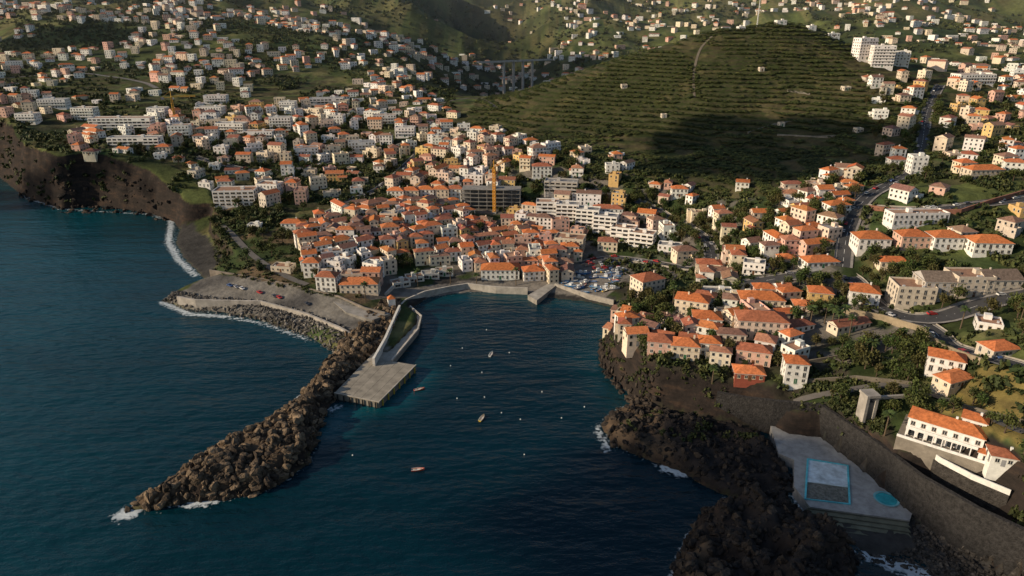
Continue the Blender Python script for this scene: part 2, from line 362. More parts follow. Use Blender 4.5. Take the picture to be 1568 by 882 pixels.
# ---------- hand placed buildings ----------
def put(u,v,w,d,fl,rot=0,roof='hip',wc=WHITE,rc=None,name='house',style='punch',balc=False,lod=2,wing=None):
    x,yy,z=hit(u,v)
    r=math.radians(rot); cx=x-math.sin(r)*d/2; cy=yy+math.cos(r)*d/2
    mb=MB(); rc=rc or random.choice(ORG[:4])
    house(mb,w,d,fl,roof,jit(wc,.04),jit(rc),lod,style,balc)
    zc=float(np.mean([hz(cx+a,cy+b) for a in (-w/3,w/3) for b in (-d/3,d/3)])); zc=max(zc,z-.3) if abs(zc-z)<5 else z
    mb.obj(name,(cx,cy,zc),r)
    n=max(1,int(round(w/d)))
    for k in range(n):
        o=(k-(n-1)/2)*w/n; OCC.append((cx+math.cos(r)*o,cy+math.sin(r)*o,max(w/n,d)*.55))
PB=(.7,.55,.43)
L_=[(1000,452,15,12,3,25,'hip',CREAM),(965,505,9,8,2,20,'hip',WHITE),(1010,545,11,9,2,-12,'hip',PINK),(1048,552,12,9,2,-10,'hip',CREAM),(1086,548,9,8,2,-8,'hip',WHITE),
(1166,522,22,12,3,-8,'hip',PB),(1166,478,21,11,2,-8,'hip',CREAM),(1056,487,16,10,3,-22,'hip',CREAM),(1082,508,13,10,2,-10,'hip',WHITE),(1098,458,17,9,1,-5,'flat',WHITE),
(1152,560,14,8,2,-18,'hip',PINK),(1215,600,9,8,3,-10,'hip',WHITE),(1146,594,12,8,1,-8,'hip',DRED),(1322,467,13,11,2,-20,'hip',WHITE),(1370,412,15,8,1,-5,'hip',CREAM),
(1255,468,11,9,2,-15,'hip',OCH),(1445,572,12,8,2,-30,'hip',WHITE),(1540,548,12,8,1,10,'hip',BEIGE),(1230,480,9,8,1,-10,'hip',PB),(1260,412,18,10,1,5,'hip',WHITE),
(1338,382,17,12,2,-4,'hip',WHITE),(1400,384,15,11,2,-4,'hip',PINK),(1450,386,15,11,2,-4,'hip',WHITE),(1518,392,19,12,2,-4,'hip',WHITE),(1408,348,32,10,2,3,'flat',WHITE),
(550,450,22,11,2,3,'hip',CREAM),(766,430,24,12,2,0,'hip',WHITE),(818,431,13,10,2,10,'hip',WHITE),(500,448,12,9,3,-8,'hip',WHITE),(478,425,10,9,3,0,'hip',WHITE),
(870,388,20,13,3,-15,'flat',BEIGE),(1085,420,14,9,2,-10,'hip',CREAM),(1025,387,16,9,1,-18,'flat',WHITE),(930,335,22,9,2,-8,'hip',WHITE),
(1040,305,12,8,2,-5,'hip',WHITE),(1136,292,9,7,2,-15,'gable',WHITE),(938,266,11,8,2,0,'flat',WHITE),(1375,258,12,8,2,-5,'hip',WHITE),(1405,268,10,9,4,-5,'flat',WHITE),(1510,275,22,10,2,5,'hip',BEIGE),
(830,276,16,9,3,0,'hip',WHITE),(605,352,10,8,2,0,'hip',CREAM),(430,418,13,8,1,-10,'flat',BEIGE),(388,352,9,7,1,-5,'flat',WHITE),(345,290,12,8,2,5,'hip',WHITE),(250,236,13,9,2,5,'hip',CREAM)]
for a in L_: put(*a)
for k in range(5): put(606+k*23,310-k*.5,13,9,3,-3,'hip',CREAM if k%2 else WHITE)
for k,(a,b) in enumerate([(1400,470),(1440,462),(1490,455),(1535,448)]): put(a,b,17,13,3 if k<3 else 2,-8+k*3,'gable' if k%2 else 'flat',BEIGE if k!=1 else GREYW,(.2,.15,.12),name='derelict_factory_building')
put(360,318,32,16,4,4,'flat',WHITE,name='school_building',style='ribbon'); put(410,302,18,12,3,-10,'flat',WHITE,name='school_building'); put(448,355,16,9,2,0,'hip',WHITE)
for a in [(185,200,62,13,4,2),(205,226,46,12,3,3),(128,184,24,12,4,0),(275,212,20,12,4,8),(320,180,30,12,3,0),(352,205,30,12,3,-5),(395,215,30,12,2,0),(470,243,22,12,3,15),(555,235,26,11,3,12),(500,160,40,14,2,8),(440,170,18,12,3,0),(590,190,24,10,3,8),(240,180,20,12,3,0),
          (40,190,20,12,3,0),(80,165,30,12,3,5),(330,160,26,12,3,5),(620,212,20,11,3,0),(430,200,22,11,4,4)]:
    put(*a,'flat',WHITE,name='apartment_block',style='ribbon' if a[2]>30 else 'punch',balc=True,lod=1)
for a in [(1326,96,20,14,7,10),(1350,104,22,14,7,-8),(1378,102,16,12,5,-20),(1495,132,38,16,3,4)]:
    put(*a,'flat',WHITE,name='apartment_block',style='punch',balc=True,lod=1)
for i,(u,v,r) in enumerate([(838,338,-4),(868,342,-8),(898,350,-14),(925,360,-18),(952,372,-22),(980,380,-24)]):
    put(u,v,17,11,4 if i<4 else 3,r,'flat',WHITE,name='apartment_block',style='ribbon',balc=True,lod=1)
put(858,302,26,11,3,-10,'flat',GREYW,name='apartment_block',style='ribbon',balc=True,lod=1)
def frame_bld(u,v,w,d,fl,rot):
    x,y,z=hit(u,v); mb=MB(); c=(.26,.25,.23)
    for i in range(fl+1): mb.box(-w/2,w/2,0,d-i*1.2,i*3.2-.3,i*3.2,c,CONC,bot=True)
    n=int(w/6)
    for i in range(fl):
        for k in range(n+1):
            X0=-w/2+.4+k*(w-.8)/n
            for yy in (.4,d/2,d-i*1.2-2): mb.box(X0-.25,X0+.25,yy-.25,yy+.25,i*3.2,i*3.2+2.9,c,CONC,top=False)
        mb.box(-w/2+2,w/2-2,3.2,3.4,i*3.2,i*3.2+2.9,(.1,.1,.1),CONC)
    mb.box(-w/2,w/2,0,d,-6,-.3,c,CONC); mb.box(-3,3,4,9,fl*3.2,fl*3.2+3,c,CONC)
    mb.obj('unfinished_concrete_building',(x,y,z),math.radians(rot)); OCC.append((x-w/4,y+d/2,w*.3)); OCC.append((x+w/4,y+d/2,w*.3))
frame_bld(752,322,46,20,5,-3)
OCC.append((*hit(755,335)[:2],14))
def crane(u,v,hh,jib,rot,col,name='tower_crane'):
    x,y,z=hit(u,v); mb=MB(); s=.9; r=.15
    for a in (-s,s):
        for b in (-s,s): mb.beam((a,b,0),(a,b,hh),r,col,METAL)
    k=0
    while k*2.2<hh-2.2:
        z0=k*2.2; z1=z0+2.2
        for (a,b,c,d) in ((-s,-s,s,-s),(s,-s,s,s),(s,s,-s,s),(-s,s,-s,-s)):
            mb.beam((a,b,z0),(c,d,z1),r*.6,col,METAL); mb.beam((a,b,z1),(c,d,z1),r*.6,col,METAL)
        k+=1
    mb.box(-1.2,1.2,-1.2,1.2,hh,hh+1,col,METAL,bot=True); mb.box(1.2,2.6,-.8,.8,hh-1.4,hh+.8,(.6,.6,.55),METAL,bot=True)
    for e in (-.5,.5): mb.beam((-10,e,hh+1),(jib,e,hh+1),r,col,METAL)
    mb.beam((0,0,hh+2.2),(jib,0,hh+2.2),r,col,METAL)
    n=int(jib/2)
    for i in range(n): mb.beam((i*2,-.5,hh+1),(i*2+1,0,hh+2.2),r*.6,col,METAL); mb.beam((i*2+1,0,hh+2.2),(i*2+2,.5,hh+1),r*.6,col,METAL)
    mb.beam((0,0,hh+1),(0,0,hh+7),.25,col,METAL); mb.beam((0,0,hh+7),(jib*.7,0,hh+2.2),.06,col,METAL); mb.beam((0,0,hh+7),(-9,0,hh+1),.06,col,METAL)
    mb.box(-10,-7,-.8,.8,hh-1.2,hh+1.2,(.3,.3,.3),CONC,bot=True); mb.box(-2,2,-2,2,-2,.3,(.35,.35,.33),CONC); mb.beam((jib*.55,0,hh+1),(jib*.55,0,hh-12),.05,(.1,.1,.1),METAL)
    mb.obj(name,(x,y,z),math.radians(rot))
crane(757,326,34,26,70,(.7,.33,.03)); crane(269,188,26,24,20,(.6,.35,.05))
def mast(x,y,hh):
    z=float(hz(x,y)); mb=MB(); s=.7; c=(.6,.6,.6)
    for k in range(3):
        a=k*2.094; b=a+2.094
        mb.beam((s*math.cos(a),s*math.sin(a),-1),(s*.3*math.cos(a),s*.3*math.sin(a),hh),.12,c,METAL)
        n=int(hh/2)
        for i in range(n):
            t0=i/n; t1=(i+1)/n; k0=1-.7*t0; k1=1-.7*t1
            mb.beam((s*k0*math.cos(a),s*k0*math.sin(a),hh*t0),(s*k1*math.cos(b),s*k1*math.sin(b),hh*t1),.07,c,METAL)
    mb.cyl(.8,0,hh*.7,hh*.7+1.6,.5,.5,8,(.7,.7,.7),METAL); mb.beam((0,0,hh),(0,0,hh+4),.06,c,METAL)
    mb.obj('radio_mast',(x,y,z),0)
mast(292,872,30)
for a,b,w_ in ((318,868,12),(352,860,9),(372,845,14),(270,862,8),(248,640,5),(300,600,6),(150,690,5),(330,700,7),(262,752,5),(120,760,6)):
    mb=MB(); house(mb,w_,min(8,w_),1,'flat',WHITE if w_>7 else BEIGE,ORG[0],1); mb.obj('house' if w_>7 else 'farm_shed',(a,b,float(hz(a,b))+.2),.1); OCC.append((a,b,8))
# ---------- scattered town ----------
grid_dir=lambda x,y: math.atan2(float(hz(x+6,y)-hz(x-6,y)),float(hz(x,y+6)-hz(x,y-6))+1e-4)
def zone(px,spacing,size,fl,roofp,N,name='house',lod=1,merged=None,big=.1,world=None,clump=None,wcol=None):
    poly=world or hp(px); xs=[p[0] for p in poly]; ys=[p[1] for p in poly]
    cnt=0; cell={}
    OA=np.array(OCC)
    M0=N*25
    TX=np.random.default_rng(N+int(spacing*100)).uniform(min(xs),max(xs),M0); TY=np.random.default_rng(N+5).uniform(min(ys),max(ys),M0)
    ok0=inpoly(TX,TY,poly)
    if clump is not None: ok0&=fbm(TX,TY,clump[0],3,clump[1])>=clump[2]
    for x,yy in zip(TX[ok0],TY[ok0]):
        if cnt>=N: break
        x=float(x); yy=float(yy)
        w=random.uniform(*size); d=random.uniform(size[0]*.8,size[0]*1.15); f=random.randint(*fl)
        if random.random()<big: w*=1.5
        r=(w+d)/4*spacing
        key=(int(x//30),int(yy//30)); ok=True
        for a in (-1,0,1):
            for b in (-1,0,1):
                for q in cell.get((key[0]+a,key[1]+b),()):
                    if (q[0]-x)**2+(q[1]-yy)**2<(q[2]+r)**2: ok=False
        if not ok: continue
        if yy<1100 and (((OA[:,0]-x)**2+(OA[:,1]-yy)**2)<(OA[:,2]+r*.8)**2).any(): continue
        z=float(hz(x,yy))
        if z<2.2: continue
        if merged is not None and abs(float(hz(x+5,yy)-hz(x-5,yy)))+abs(float(hz(x,yy+5)-hz(x,yy-5)))>8: continue
        ang=-grid_dir(x,yy)
        ang=(ang+math.pi/4)%(math.pi/2)-math.pi/4
        ang=ang*.8+random.gauss(0,.14)+random.choice([0,0,0,math.pi/2])
        cell.setdefault(key,[]).append((x,yy,r)); cnt+=1
        wc=jit(random.choice(wcol or [WHITE]*7+[CREAM]*5+[PB,PINK,OCH,BEIGE,PB,PINK]),.08)
        hip=random.random()<roofp; rf=('hip' if random.random()<.65 else 'gable') if hip else 'flat'
        if merged is not None:
            merged.at(x,yy,z,ang); house(merged,w,d,f,rf,wc,jit(random.choice(ORG),.12),lod)
        else:
            mb=MB(); rc=jit(random.choice(ORG),.1); house(mb,w,d,f,rf,wc,rc,lod,balc=random.random()<.2)
            if random.random()<.55: house(mb,w*.5,d*.7,max(1,f-1),rf if random.random()<.5 else 'flat',wc,rc,lod,ox=random.choice([-1,1])*w*.45,oy=random.choice([-1,1])*d*.42)
            mb.obj(name,(x,yy,z+.2),ang)
    OCC.extend([q for c in cell.values() for q in c])
    return cnt
S=[]
S.append(zone([(465,355),(520,325),(600,318),(640,305),(700,318),(810,325),(835,345),(850,380),(880,400),(872,428),(840,432),(740,425),(700,405),(640,405),(600,405),(595,425),(560,445),(480,435),(465,400)],.98,(7.5,13.5),(2,3),.85,195))
S.append(zone([(590,215),(700,195),(760,200),(850,235),(850,270),(700,300),(620,300),(590,290)],1.2,(8,14),(2,3),.7,78))
S.append(zone([(1190,300),(1310,268),(1325,310),(1290,410),(1190,432),(1070,435),(1070,405),(1180,375)],1.05,(8,12),(1,3),.85,80))
S.append(zone([(930,478),(1000,505),(1100,445),(1220,445),(1215,590),(1130,570),(980,545),(930,515)],1.05,(7,11),(1,2),.88,45))
S.append(zone([(860,300),(1010,310),(1060,370),(1050,400),(900,400),(850,360)],1.5,(9,15),(2,3),.6,25))
S.append(zone([(880,230),(960,240),(960,285),(880,270)],1.6,(8,12),(1,2),.7,8))
S.append(zone([(1000,280),(1060,285),(1060,315),(1000,305)],1.2,(7,10),(1,2),.8,8))
S.append(zone([(1030,320),(1170,330),(1180,370),(1090,380)],1.6,(8,12),(1,2),.8,13))
S.append(zone([(1310,125),(1568,120),(1600,290),(1440,262),(1370,262),(1330,200)],1.8,(8,13),(1,3),.75,56))
S.append(zone([(110,205),(300,170),(480,165),(640,190),(590,235),(480,258),(300,238),(120,228)],1.6,(9,16),(2,3),.5,85))
S.append(zone([(400,262),(560,262),(560,300),(400,320)],1.9,(9,15),(1,3),.6,18))
S.append(zone([(100,228),(180,232),(400,250),(400,285),(310,285),(290,250),(120,236)],1.9,(8,13),(1,2),.7,20))
S.append(zone([(1320,300),(1568,300),(1568,370),(1320,370)],2.2,(9,14),(1,2),.8,12))
S.append(zone([(1220,430),(1568,420),(1568,600),(1440,560),(1300,520)],2.8,(8,12),(1,2),.9,10))
far=MB(); WW=[WHITE]*7+[CREAM]*4+[BEIGE,PB,PINK]
S.append(zone(None,1.5,(8,14),(1,3),.55,900,lod=0,merged=far,world=[(-1150,760),(-300,700),(-180,800),(-120,1100),(-150,1500),(-1500,1500)],clump=(130,61,-.06),wcol=WW))
far.obj('distant_hillside_houses'); far=MB()
S.append(zone(None,1.4,(9,15),(1,3),.5,4000,lod=0,merged=far,world=[(-1700,1500),(-170,1500),(-130,1100),(60,1050),(650,960),(1300,900),(2300,2200),(2600,3600),(-2600,3600)],clump=(230,64,-.08),wcol=WW))
far.obj('distant_hillside_houses')
far=MB()
S.append(zone(None,1.6,(8,13),(1,2),.6,60,lod=0,merged=far,world=[(-230,640),(-100,600),(-60,760),(-110,950),(-260,900)],wcol=WW))
S.append(zone(None,1.5,(8,13),(1,3),.7,120,lod=0,merged=far,world=[(440,650),(900,520),(1100,900),(460,940)],wcol=WW))
far.obj('distant_hillside_houses')
# ---------- terrain mesh ----------
g1=fbm(X,Y,70,4,101); g2=fbm(X,Y,18,3,102); g3=fbm(X,Y,300,3,103)
def lerp(a,b,t): return a*(1-t[...,None])+b*t[...,None]
gA=np.array([.078,.092,.030]); gB=np.array([.038,.056,.019]); gC=np.array([.17,.145,.065]); gH=np.array([.044,.055,.018])
CO=lerp(np.broadcast_to(gB,CO.shape),gA,sstep(-.3,.3,g1)); CO=lerp(CO,gC,sstep(-.05,.5,g2+g3*.6)*.6)
cell=vnoise(np.floor(X/32+fbm(X,Y,60,2,5)*.6),np.floor(Y/24+fbm(X,Y,50,2,6)*.6),77)
CO*=np.where(onhill|urban,1,.6+.9*cell)[...,None]
CO[onhill]=lerp(np.broadcast_to(gH,CO.shape),gC*.75,sstep(-.05,.5,g2+g1*.6+(plot-.5)*.9)*.65)[onhill]
CO[urban]=lerp(np.broadcast_to(np.array([.15,.135,.115]),CO.shape),gB,sstep(-.12,.2,g2))[urban]
rz_=zz/3.7; fr=rz_-np.floor(rz_); ris=tm&(fr>.7); CO[ris]=(CO*.4+np.array([.10,.08,.055])*.38)[ris]
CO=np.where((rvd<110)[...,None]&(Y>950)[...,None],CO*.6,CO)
grs=inpoly(X,Y,wp([(1440,600),(1500,570),(1700,600),(1700,690),(1568,672),(1500,640)],36)); CO[grs]=(.19,.15,.05)
cliffz=inland&(dcoast<30)&(Y<420)&(X>40)&~cut; CO[cliffz]=lerp(np.broadcast_to(np.array([.045,.04,.028]),CO.shape),gB*.8,sstep(-.1,.3,g2))[cliffz]
bank=inpoly(X,Y,wp([(330,330),(400,330),(470,380),(560,452),(590,470),(520,455),(400,428),(325,414)],9)); CO[bank]=lerp(np.broadcast_to(np.array([.14,.10,.06]),CO.shape),gB,sstep(-.3,.1,g2))[bank]
br=inland&(dcoast<22)&(Z<3.5)&(Y>330); CO[br]=(.045,.043,.04)
harbour=inpoly(X,Y,wp([(600,462),(650,450),(750,440),(850,445),(930,455),(960,430),(880,405),(820,430),(700,430),(620,445)],3)); CO[harbour]=(.2,.18,.155)
prom=inpoly(X,Y,wp([(262,454),(320,424),(440,446),(520,466),(580,490),(600,545),(560,520),(470,492),(380,474),(290,467)],4)); CO[prom]=lerp(np.broadcast_to(np.array([.20,.185,.16]),CO.shape),np.array([.09,.085,.08]),sstep(-.2,.25,fbm(X,Y,30,3,55)))[prom]
CO[rocky>0]=(.10,.07,.046)
dk=(rocky>0)&(X>60); CO[dk]=(.036,.030,.027)
CO[cut]=(.07,.065,.06)
rockmask=np.where((dcoast<75)|(rocky>0),1,.25)
def gridmesh(name,Xg,Yg,Zg,col4):
    ny,nx=Xg.shape; idx=(np.arange(ny-1)[:,None]*nx+np.arange(nx-1)[None,:]).ravel(); fc=np.stack([idx,idx+1,idx+1+nx,idx+nx],1)
    me=bpy.data.meshes.new(name); V=np.stack([Xg,Yg,Zg],-1).reshape(-1,3).astype(np.float32)
    me.vertices.add(len(V)); me.vertices.foreach_set('co',V.ravel()); me.loops.add(fc.size); me.loops.foreach_set('vertex_index',fc.ravel().astype(np.int32))
    me.polygons.add(len(fc)); me.polygons.foreach_set('loop_start',(np.arange(len(fc))*4).astype(np.int32)); me.update(calc_edges=True)
    a=me.attributes.new('Col','FLOAT_COLOR','POINT'); a.data.foreach_set('color',col4.reshape(-1,4).astype(np.float32).ravel())
    me.polygons.foreach_set('use_smooth',np.ones(len(fc),bool)); link(name,me); return me
me=gridmesh('terrain',X,Y,Z,np.concatenate([CO,rockmask[...,None]],-1))
tmat=newmat('ground_cover',.95,.1,(.5,7.),(.8,.7,2.5)); nt=tmat.node_tree
b=nt.nodes['Principled BSDF']; src=b.inputs['Base Color'].links[0].from_socket; at=[q for q in nt.nodes if q.type=='ATTRIBUTE'][0]
g=nt.nodes.new('ShaderNodeNewGeometry'); sx=nt.nodes.new('ShaderNodeSeparateXYZ'); nt.links.new(g.outputs['Normal'],sx.inputs[0])
mr=nt.nodes.new('ShaderNodeMapRange'); mr.inputs['From Min'].default_value=.82; mr.inputs['From Max'].default_value=.62; nt.links.new(sx.outputs['Z'],mr.inputs['Value'])
mm=nt.nodes.new('ShaderNodeMath'); mm.operation='MULTIPLY'; nt.links.new(mr.outputs[0],mm.inputs[0]); nt.links.new(at.outputs['Alpha'],mm.inputs[1])
mp=nt.nodes.new('ShaderNodeMapping'); mp.inputs['Scale'].default_value=(.06,.06,.22); nt.links.new(g.outputs['Position'],mp.inputs[0])
n=nt.nodes.new('ShaderNodeTexNoise'); n.inputs['Scale'].default_value=1; n.inputs['Detail'].default_value=9; n.inputs['Roughness'].default_value=.75; nt.links.new(mp.outputs[0],n.inputs['Vector'])
cr=nt.nodes.new('ShaderNodeValToRGB'); e=cr.color_ramp.elements; e[0].position=.3; e[0].color=(.012,.011,.010,1); e[1].position=.75; e[1].color=(.08,.050,.032,1)
e2=cr.color_ramp.elements.new(.52); e2.color=(.028,.022,.019,1); nt.links.new(n.outputs['Fac'],cr.inputs[0])
mx=nt.nodes.new('ShaderNodeMix'); mx.data_type='RGBA'; nt.links.new(mm.outputs[0],mx.inputs['Factor']); nt.links.new(src,mx.inputs['A']); nt.links.new(cr.outputs[0],mx.inputs['B'])
nt.links.new(mx.outputs['Result'],b.inputs['Base Color'])
me.materials.append(tmat)
# ---------- sea ----------
SX=np.concatenate([[-9000,-5000,-3000,-1500,-900,-650],A_(-500,420,2.5),[500,700,1200,3000,9000]]); SY=np.concatenate([[-6000,-2000,-500,0],A_(80,700,2.5),[900,1500]])
sxg,syg=np.meshgrid(SX,SY); foam=np.zeros(sxg.shape)
FL=[([(262,338),(258,372),(273,398),(300,422)],2.4,.56),([(248,463),(290,481),(345,485)],2.2,.55),([(345,485),(405,496),(470,520)],1.8,.46),([(188,788),(205,784)],2.6,.75),
 ([(290,772),(325,768)],2.,.62),([(1020,716),(1045,724)],2.3,.75),([(1330,850),(1370,866),(1420,880)],2.6,.68),([(30,292),(45,304),(90,318)],2.5,.5),([(90,320),(225,328),(262,338)],2.,.42),([(455,612),(478,598)],2.,.55),([(915,655),(930,690)],2,.45),([(1218,760),(1240,800)],2,.45),([(1060,812),(1030,885)],1.5,.45),([(505,628),(520,622)],1.5,.5)]
for l,r,s in FL: foam=np.maximum(foam,s*np.exp(-(segdist(sxg,syg,wp(l))/r)**2)+s*.35*np.exp(-(segdist(sxg,syg,wp(l))/(r*3.5))**2))
foam=np.maximum(foam,.33*np.exp(-(segdist(sxg,syg,CP_)/2.5)**2)*(sxg<20)); foam=np.maximum(foam,.37*np.exp(-(segdist(sxg,syg,BW,True)/2.)**2))
foam=np.maximum(foam,.34*np.exp(-(segdist(sxg,syg,R1,True)/2.)**2)); foam=np.maximum(foam,.34*np.exp(-(segdist(sxg,syg,R2,True)/2.)**2))
sh=np.exp(-(segdist(sxg,syg,wp([(500,660),(525,632),(600,612),(640,575)]))/9)**2)*.6
sh=np.maximum(sh,.32*np.exp(-(segdist(sxg,syg,wp([(660,458),(750,450),(900,466)]))/8)**2))
sh=np.maximum(sh,.22*np.exp(-(segdist(sxg,syg,CPL,True)/16)**2)); sh=np.maximum(sh,.36*sstep(-30,-330,sxg+.25*(syg-300)))
me=gridmesh('sea',sxg,syg,np.zeros_like(sxg),np.stack([foam,sh,sxg*0,sxg*0+1],-1))
sm=bpy.data.materials.new('sea_water'); sm.use_nodes=True; nt=sm.node_tree; b=nt.nodes['Principled BSDF']; N=nt.nodes.new; Lk=nt.links.new
at=N('ShaderNodeAttribute'); at.attribute_name='Col'; sp=N('ShaderNodeSeparateColor'); Lk(at.outputs['Color'],sp.inputs[0])
g=N('ShaderNodeNewGeometry')
def noi(scale,det,vec=(1,1,1),rot=0,dist=0):
    m_=N('ShaderNodeMapping'); m_.inputs['Scale'].default_value=vec; m_.inputs['Rotation'].default_value=(0,0,rot); Lk(g.outputs['Position'],m_.inputs[0])
    n_=N('ShaderNodeTexNoise'); n_.inputs['Scale'].default_value=scale; n_.inputs['Detail'].default_value=det; n_.inputs['Distortion'].default_value=dist; Lk(m_.outputs[0],n_.inputs['Vector']); return n_.outputs['Fac']
def mth(op,a,b_=None,c=None):
    m_=N('ShaderNodeMath'); m_.operation=op
    for i,q in enumerate((a,b_,c)):
        if q is None: continue
        if isinstance(q,(int,float)): m_.inputs[i].default_value=q
        else: Lk(q,m_.inputs[i])
    return m_.outputs[0]
mixc=N('ShaderNodeMix'); mixc.data_type='RGBA'; mixc.inputs['A'].default_value=(.0004,.014,.023,1); mixc.inputs['B'].default_value=(.003,.095,.12,1); Lk(sp.outputs[1],mixc.inputs['Factor'])
big=noi(.008,5,(1,2.2,1),.4); mixb=N('ShaderNodeMix'); mixb.data_type='RGBA'; mixb.blend_type='MULTIPLY'; mixb.inputs['Factor'].default_value=1
mrb=N('ShaderNodeMapRange'); mrb.inputs['From Min'].default_value=.3; mrb.inputs['From Max'].default_value=.7; mrb.inputs['To Min'].default_value=.75; mrb.inputs['To Max'].default_value=1.25; Lk(big,mrb.inputs[0])
Lk(mixc.outputs['Result'],mixb.inputs['A']); Lk(mrb.outputs[0],mixb.inputs['B'])
fn=noi(.6,9,dist=.6); ff=mth('MULTIPLY',mth('SUBTRACT',mth('ADD',sp.outputs[0],mth('MULTIPLY',fn,1.25)),1.0),4.); cl=N('ShaderNodeClamp'); Lk(ff,cl.inputs[0])
mf=N('ShaderNodeMix'); mf.data_type='RGBA'; mf.inputs['B'].default_value=(.5,.55,.57,1); Lk(cl.outputs[0],mf.inputs['Factor']); Lk(mixb.outputs['Result'],mf.inputs['A'])
Lk(mf.outputs['Result'],b.inputs['Base Color'])
Lk(mth('MULTIPLY_ADD',cl.outputs[0],.6,.14),b.inputs['Roughness']); b.inputs['IOR'].default_value=1.33; b.inputs['Specular IOR Level'].default_value=.4
w1=noi(.075,3,(.3,1,1),-.45); w2=noi(.32,4,(.45,1,1),-.3); w3=noi(1.6,3)
hgt=mth('ADD',mth('ADD',mth('MULTIPLY',w1,2.6),mth('MULTIPLY',w2,1.1)),mth('MULTIPLY',w3,.15))
bp=N('ShaderNodeBump'); bp.inputs['Strength'].default_value=.75; bp.inputs['Distance'].default_value=1.; Lk(hgt,bp.inputs['Height']); Lk(bp.outputs[0],b.inputs['Normal'])
me.materials.append(sm)
# ---------- scatter meshes ----------
def scatter(name,tmpls,pos,scl,rot,cmul,mat,smooth=False):
    n=len(pos); which=rng.integers(0,len(tmpls),n); Vs=[];Fs=[];Cs=[];off=0
    for t,(tv,tf,tc) in enumerate(tmpls):
        k=np.where(which==t)[0]
        if len(k)==0: continue
        c=np.cos(rot[k])[:,None]; s=np.sin(rot[k])[:,None]
        x=tv[None,:,0]*c-tv[None,:,1]*s; y=tv[None,:,0]*s+tv[None,:,1]*c; z=np.broadcast_to(tv[None,:,2],x.shape)
        v=np.stack([x,y,z],-1)*scl[k][:,None,None]+pos[k][:,None,:]
        f=tf[None]+(np.arange(len(k))*len(tv))[:,None,None]+off; off+=len(k)*len(tv)
        Vs.append(v.reshape(-1,3)); Fs.append(f.reshape(-1,tf.shape[1])); Cs.append((tc[None]*cmul[k][:,None,:]).reshape(-1,3))
    V=np.concatenate(Vs); Fa=np.concatenate(Fs); Cc=np.concatenate(Cs)
    me=mkmesh(name,V,Fa.ravel(),np.arange(len(Fa))*Fa.shape[1],Cc,None,np.full(len(Fa),Fa.shape[1]),[mat],smooth)
    return link(name,me)
def leafball(nq,rx,rz,zc,size,seed,clumps=6):
    r=np.random.default_rng(seed); vs=[];fs=[];cs=[]
    cc=r.normal(size=(clumps,3)); cc/=np.linalg.norm(cc,axis=1)[:,None]; cc*=r.uniform(.3,.75,(clumps,1))
    for i in range(nq):
        c=cc[i%clumps]+r.normal(size=3)*.27; c=c*np.array([rx,rx,rz])+np.array([0,0,zc])
        n=r.normal(size=3); n[2]+=.6; n/=np.linalg.norm(n); u=np.cross(n,[.3,.9,.1]); u/=np.linalg.norm(u); w=np.cross(n,u); s=size*r.uniform(.6,1.3)
        k=len(vs); vs+= [c-u*s-w*s*.6,c+u*s-w*s*.6,c+u*s+w*s*.6,c-u*s+w*s*.6]; fs.append([k,k+1,k+2,k+3])
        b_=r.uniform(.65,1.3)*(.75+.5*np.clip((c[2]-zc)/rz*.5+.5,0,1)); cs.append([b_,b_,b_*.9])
    return np.array(vs),np.array(fs),np.array(cs)
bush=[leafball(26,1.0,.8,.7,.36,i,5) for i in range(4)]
def banana(seed):
    r=np.random.default_rng(seed); vs=[];fs=[];cs=[]
    for p in range(3):
        o=np.array([r.uniform(-.6,.6),r.uniform(-.6,.6),r.uniform(.4,.9)])
        for i in range(6):
            a=i*1.05+r.uniform(-.3,.3); d=np.array([math.cos(a),math.sin(a),0]); n=np.array([-d[1],d[0],0])*.18
            p0=o; p1=o+d*.5+np.array([0,0,.45]); p2=o+d*1.0+np.array([0,0,.1])
            k=len(vs); vs+=[p0-n*.3,p0+n*.3,p1+n,p1-n,p2+n*.4,p2-n*.4]; fs+=[[k,k+1,k+2,k+3],[k+3,k+2,k+4,k+5]]; b_=r.uniform(.7,1.3); cs+=[[b_,b_,b_*.8]]*2
    return np.array(vs),np.array(fs),np.array(cs)
ban=[banana(i) for i in range(4)]
LM=M['foliage']
def cand(poly,n): 
    xs=[p[0] for p in poly]; ys=[p[1] for p in poly]
    x=rng.uniform(min(xs),max(xs),n); y=rng.uniform(min(ys),max(ys),n); k=inpoly(x,y,poly); return x[k],y[k]
OA=np.array(OCC)
def occfree(x,y,m=0):
    k=np.ones(len(x),bool)
    for a in OA: k&=((x-a[0])**2+(y-a[1])**2)>(a[2]*.8+m)**2
    return k
def greens(n,dark=1.): 
    t=rng.random((n,1)); c=np.array([.034,.052,.017])*(1-t)+np.array([.085,.090,.030])*t; return c*rng.uniform(.6,1.3,(n,1))*dark
x,y=cand(tw,44000); z=hz(x,y); sl=np.hypot(hz(x+1.2,y)-hz(x-1.2,y),hz(x,y+1.2)-hz(x,y-1.2))/2.4
pl_=vnoise(np.floor(x/46+fbm(x,y,70,2,35)*.8),np.floor(y/60+fbm(x,y,70,2,36)*.5),91)
k=(sl<.5)&occfree(x,y)&(fbm(x,y,22,2,201)>-.35+(pl_>.75)*.5); x,y,z,pl_=x[k],y[k],z[k],pl_[k]
scatter('banana_plantation',ban,np.stack([x,y,z-.1],1),rng.uniform(1.1,2.,len(x)),rng.uniform(0,6.3,len(x)),greens(len(x),1.)*(.7+.75*pl_[:,None]),LM)
allp=[(-1200,600),(-500,560),(-300,480),(-130,560),(-60,700),(-80,1000),(-100,1500),(-1400,1500)]
x,y=cand(allp,28000); k=(hz(x,y)>3)&(fbm(x,y,60,4,202)>-.14); x,y=x[k],y[k]; k=occfree(x,y); x,y=x[k],y[k]
